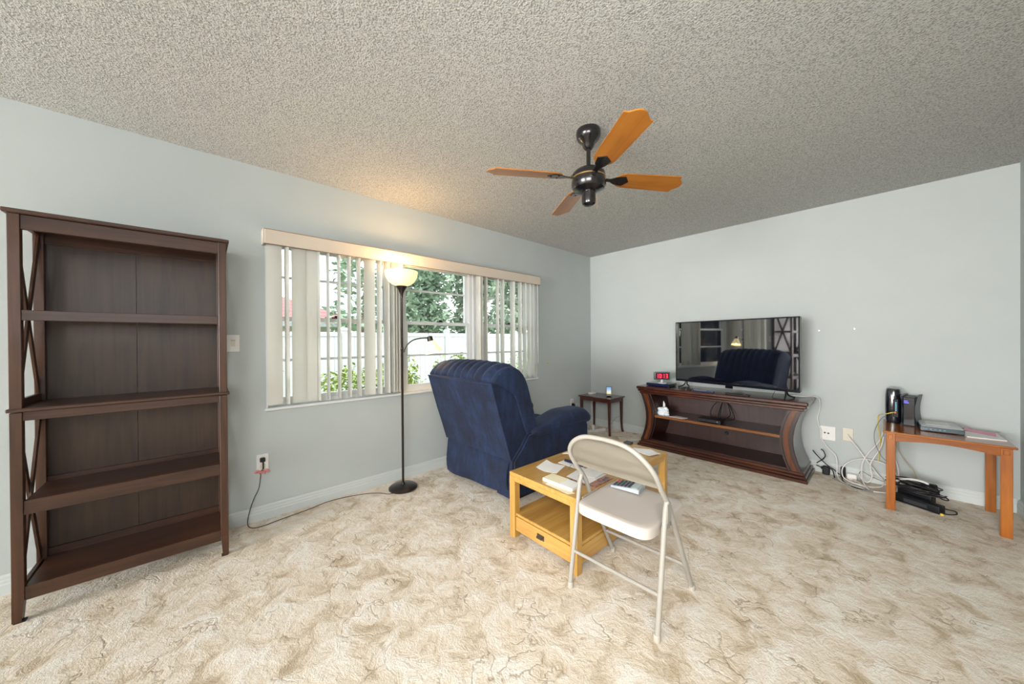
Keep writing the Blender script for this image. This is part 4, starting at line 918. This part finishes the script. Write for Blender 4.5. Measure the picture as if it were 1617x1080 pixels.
single('black_adapter', bm, blackp, 'black plug adapter on the floor beside the console foot', 'adapter', (2.55, -.055, 0))
bm = bmesh.new(); bx(bm, 2.643, 2.675, -.066, -.020, 0, .095, bev=.007); tube(bm, [(2.66, -.06, .02), (2.664, -.16, .008), (2.72, -.25, .006), (2.79, -.28, .006)], .0045, seg=6)
single('black_transformer', bm, blackp, 'upright black power transformer inside the white cable loop', 'adapter', (2.65, -.06, 0))
single('white_adapter', box(2.682, 2.745, -.065, -.025, 0, .050, bev=.005), white_m, 'white box adapter against the baseboard beside the black transformer', 'adapter', (2.715, -.045, 0))
bm = bmesh.new()
for (a, b) in (((2.80, -.26), (2.835, -.285)), ((2.80, -.285), (2.83, -.265)), ((2.79, -.275), (2.845, -.28))): tube(bm, [(*a, .008), (*b, .008)], .006, seg=6, smooth=False)
single('cable_connectors', bm, cableg, 'grey connector ends meeting in front of the white loops', 'connector', (2.815, -.275, 0))
# pile of power bricks and black cable under the table
PB = (3.05, -.32, 0)
pb = thing('power_brick', 'long black power brick on the carpet under the orange table', 'power brick', (3.07, -.36, 0), math.radians(-27), local=True)
obj('body', box(-.12, .12, -.035, .035, 0, .055, bev=.008, seg=2), blackp, pb)
obj('label_patch', box(-.06, .06, -.036, -.0345, .015, .040), mat('dark_label', (.03, .03, .035), .5), pb)
pb2 = thing('power_brick', 'smaller black power brick lying behind the long one, under the orange table', 'power brick', (3.065, -.262, .0), math.radians(-27), local=True)
obj('body', box(-.09, .09, -.03, .03, 0, .085, bev=.008, seg=2), blackp, pb2)
random.seed(11)
for i in range(7):
    pts = []; cx_, cy_ = 3.06 + random.uniform(-.02, .02), -.30 + random.uniform(-.02, .02); ph0 = random.uniform(0, 6)
    for k in range(16):
        a = ph0 + k * .62; r1 = random.uniform(.08, .15); r2 = random.uniform(.04, .08)
        ca, sa = math.cos(a) * r1, math.sin(a) * r2; th_ = math.radians(-22)
        pts.append((cx_ + ca * math.cos(th_) - sa * math.sin(th_), cy_ + ca * math.sin(th_) + sa * math.cos(th_), .094 + .008 * i + random.uniform(-.004, .012)))
    single('black_power_cord', T(pts, .0042, seg=6, n=4), cableb, 'tangled black power cord heaped on the power bricks under the table', 'cable', (cx_, cy_, .09), group='black cords heaped on the power bricks')
single('drooping_black_cord', T([(3.14, -.30, .10), (3.19, -.27, .085), (3.215, -.25, .06), (3.20, -.24, .05), (3.16, -.26, .07)], .0042, seg=6), cableb, 'black cord loop sticking out of the cord heap toward the back wall', 'cable', (3.18, -.26, .05))
single('short_black_cord', T([(3.16, -.40, .04), (3.20, -.38, .03), (3.235, -.35, .02), (3.24, -.37, .008), (3.20, -.41, .006), (3.17, -.42, .012)], .004, seg=6), cableb, 'short black cord loop at the right end of the long power brick', 'cable', (3.2, -.39, 0))
single('yellow_bead', lathe([(0, 0), (.009, .002), (.010, .009), (.006, .014), (0, .015)], (3.172, -.445, 0), 12), yellowp, 'tiny yellow bead on the carpet by the power brick', 'bead', (3.172, -.445, 0))
single('white_flat_cable', T([(2.945, -.30, .115), (2.99, -.28, .15), (3.04, -.26, .16), (3.10, -.25, .155), (3.13, -.255, .14)], .008, seg=8), cablew, 'thick white cable bundle lying on top of the black cord heap', 'cable', (3.04, -.27, .15))
single('black_plug_head', box(3.125, 3.165, -.285, -.245, .125, .155, bev=.006), blackp, 'black plug head at the right end of the white cable bundle', 'plug', (3.145, -.265, .125))
single('tan_hanging_cable', T([(2.97, -.06, .50), (2.975, -.045, .42), (2.98, -.045, .33), (3.02, -.05, .24), (3.06, -.08, .18), (3.08, -.15, .12), (3.09, -.2, .11)], .003, seg=6), mat('tan_cable', (.42, .34, .22), .5), 'tan cable hanging behind the left leg of the orange table', 'cable', (3.0, -.05, .3))
single('pink_white_cable', T([(2.93, -.05, .50), (2.935, -.045, .38), (2.95, -.045, .28), (2.975, -.05, .19), (2.98, -.08, .12), (2.985, -.16, .08)], .004, seg=6), mat('pinkish_white_cable', (.78, .68, .68), .5), 'pinkish white cable curving down behind the left leg of the orange table', 'cable', (2.95, -.05, .3))
# a faint strip of old putty on the wall is left out

# ------------------------------------------------------------------ outdoors
grass = noisy('lawn', (.10, .16, .04), (.22, .26, .09), 3, .95)
struct('ground', box(-40, -.15, -25, 30, -.45, -.30), grass, sm=0)
vinyl = mat('white_vinyl', (.50, .50, .50), .4)
fn = thing('fence', 'white vinyl privacy fence across the yard beyond the window', 'fence', (-5.0, 0, -.30))
FYS = [-8.2, -6.3, -4.1, -1.945, .605, 3.1, 5.6, 8.1]
for ya, yb in zip(FYS, FYS[1:]):
    bm = bmesh.new(); n = int((yb - ya) / .15)
    for i in range(n):
        y0 = ya + .06 + (yb - ya - .12) * i / n; y1 = ya + .06 + (yb - ya - .12) * (i + 1) / n
        bx(bm, -5.01, -4.99, y0 + .003, y1 - .003, -.22, 1.34)
    bx(bm, -5.03, -4.97, ya + .06, yb - .06, 1.34, 1.43, bev=.005); bx(bm, -5.03, -4.97, ya + .06, yb - .06, -.28, -.16, bev=.005)
    obj('fence_panel', bm, vinyl, fn, sm=0)
for y in FYS:
    bm = box(-5.06, -4.94, y - .06, y + .06, -.30, 1.47); bm2 = bm; prism(bm, [(-5.075, 1.47), (-4.925, 1.47), (-5.0, 1.53)], 'y', y - .07, y + .07)
    obj('fence_post', bm, vinyl, fn, sm=0)
leaf1 = noisy('tree_leaves', (.16, .23, .15), (.32, .40, .28), 1.2, .55)
leaf2 = noisy('shrub_leaves', (.14, .22, .03), (.34, .38, .09), 3, .5)
bark = noisy('bark', (.10, .07, .05), (.2, .15, .11), 8, .9)
def foliage(c, rad, n, size, seed, hollow=.55):
    rnd = random.Random(seed); bm = bmesh.new(); c = Vector(c)
    lumps = [(Vector(((-.6, 0, .6)[k % 3] * rad[0] + rnd.uniform(-.2, .2) * rad[0], (-.6, 0, .6)[(k // 3) % 3] * rad[1] + rnd.uniform(-.2, .2) * rad[1], (-.6, .1, .6)[k // 9] * rad[2] + rnd.uniform(-.15, .15) * rad[2])), rnd.uniform(.40, .52)) for k in range(27)]
    for i in range(n):
        lc, lr = lumps[i % 27]
        d = Vector((rnd.gauss(0, 1), rnd.gauss(0, 1), rnd.gauss(0, 1))).normalized() * rnd.uniform(hollow, 1) * lr
        p = c + lc + Vector((d.x * rad[0], d.y * rad[1], d.z * rad[2]))
        u = Vector((rnd.gauss(0, 1), rnd.gauss(0, 1), rnd.gauss(0, .6))).normalized(); v = u.orthogonal().normalized()
        s = size * rnd.uniform(.6, 1.3)
        q = [p - u * s, p - v * s * .45, p + u * s, p + v * s * .45]
        bm.faces.new([bm.verts.new(k) for k in q])
    return bm
def tree(x, y, h, r, label, seed, n=6000, size=.13, lm=leaf1):
    t = thing('tree', label, 'tree', (x, y, -.30), group='trees behind the fence')
    obj('trunk', T([(x, y, -.30), (x + .05, y, h * .3), (x, y + .1, h * .62)], lambda u: .16 - .10 * u, seg=8), bark, t)
    obj('crown', foliage((x, y, h * .56), (r, r, h * .42), n, size, seed), lm, t, sm=0)
tree(-8.6, 1.75, 6.0, 1.03, 'bushy green tree behind the fence, left in the middle window', 1, 8000)
tree(-8.9, 4.35, 6.2, 1.03, 'bushy green tree behind the fence, right in the middle window', 2, 8000)
tree(-8.8, 6.9, 5.6, 1.03, 'green tree seen behind the right-hand blind vanes, nearer the mullion', 3, 6000)
tree(-8.8, 9.5, 5.2, 1.03, 'green tree seen behind the blind vanes at the far right of the window', 5, 5000)
tree(-7.3, -.75, 5.6, .80, 'thin sparse tree before the red roof, behind the left-hand blind vanes', 4, 1400)
for i, (x, y, r, h, lab) in enumerate([(-2.2, -1.95, .30, .62, 'yellow green shrub under the middle window, left half'), (-2.0, -.95, .32, .66, 'yellow green shrub under the middle window, right half'), (-1.9, -2.75, .40, .55, 'yellow green shrub low in the left window beside the mullion'), (-2.3, -3.95, .45, .60, 'yellow green shrub at the far left of the window'), (-2.2, 1.2, .5, .65, 'yellow green shrub low behind the right-hand blind vanes')]):
    s_ = thing('shrub', lab, 'shrub', (x, y, -.30), group='shrubs outside the window')
    obj('stems', T([(x, y, -.3), (x, y, .2)], .02, smooth=False), bark, s_)
    obj('leaves', foliage((x, y, h - .25), (r, r, .55), 2600, .035, 20 + i, .3), leaf2, s_, sm=0)
# neighbouring house with a red roof
hs = thing('house', 'neighbouring white house with a faded red roof beyond the fence', 'house', (-11, -4, -.30))
obj('wall', box(-14, -10.2, -10, -.6, -.3, 1.85), mat('stucco', (.62, .60, .56), .8), hs, sm=0)
bm = bmesh.new()
rfv = [(-15.2, -10.8, 1.85), (-9.6, -10.8, 1.85), (-9.6, .4, 1.85), (-15.2, .4, 1.85), (-12.4, -8.0, 3.05), (-12.4, -2.4, 3.05)]
vs = [bm.verts.new(p) for p in rfv]
for f in ((0, 1, 4), (1, 2, 5, 4), (2, 3, 5), (3, 0, 4, 5), (3, 2, 1, 0)): bm.faces.new([vs[k] for k in f])
roofm = mat('red_roof', (.2, .06, .05), .7); v = coords(roofm, (1, 1, 1)); wv = N(roofm, 'ShaderNodeTexWave'); wv.inputs['Scale'].default_value = 2.2; wv.bands_direction = 'Z'; L(roofm, v, wv.inputs['Vector']); L(roofm, ramp(roofm, wv.outputs['Fac'], [(.1, (.22, .07, .07)), (.5, (.36, .12, .12))]), B(roofm).inputs['Base Color'])
obj('roof', bm, roofm, hs, sm=0)
obj('fascia', boxes([(-9.64, -9.56, -10.8, .4, 1.72, 1.86), (-15.2, -9.6, .36, .44, 1.72, 1.86)]), mat('grey_fascia', (.30, .32, .33), .5), hs, sm=0)
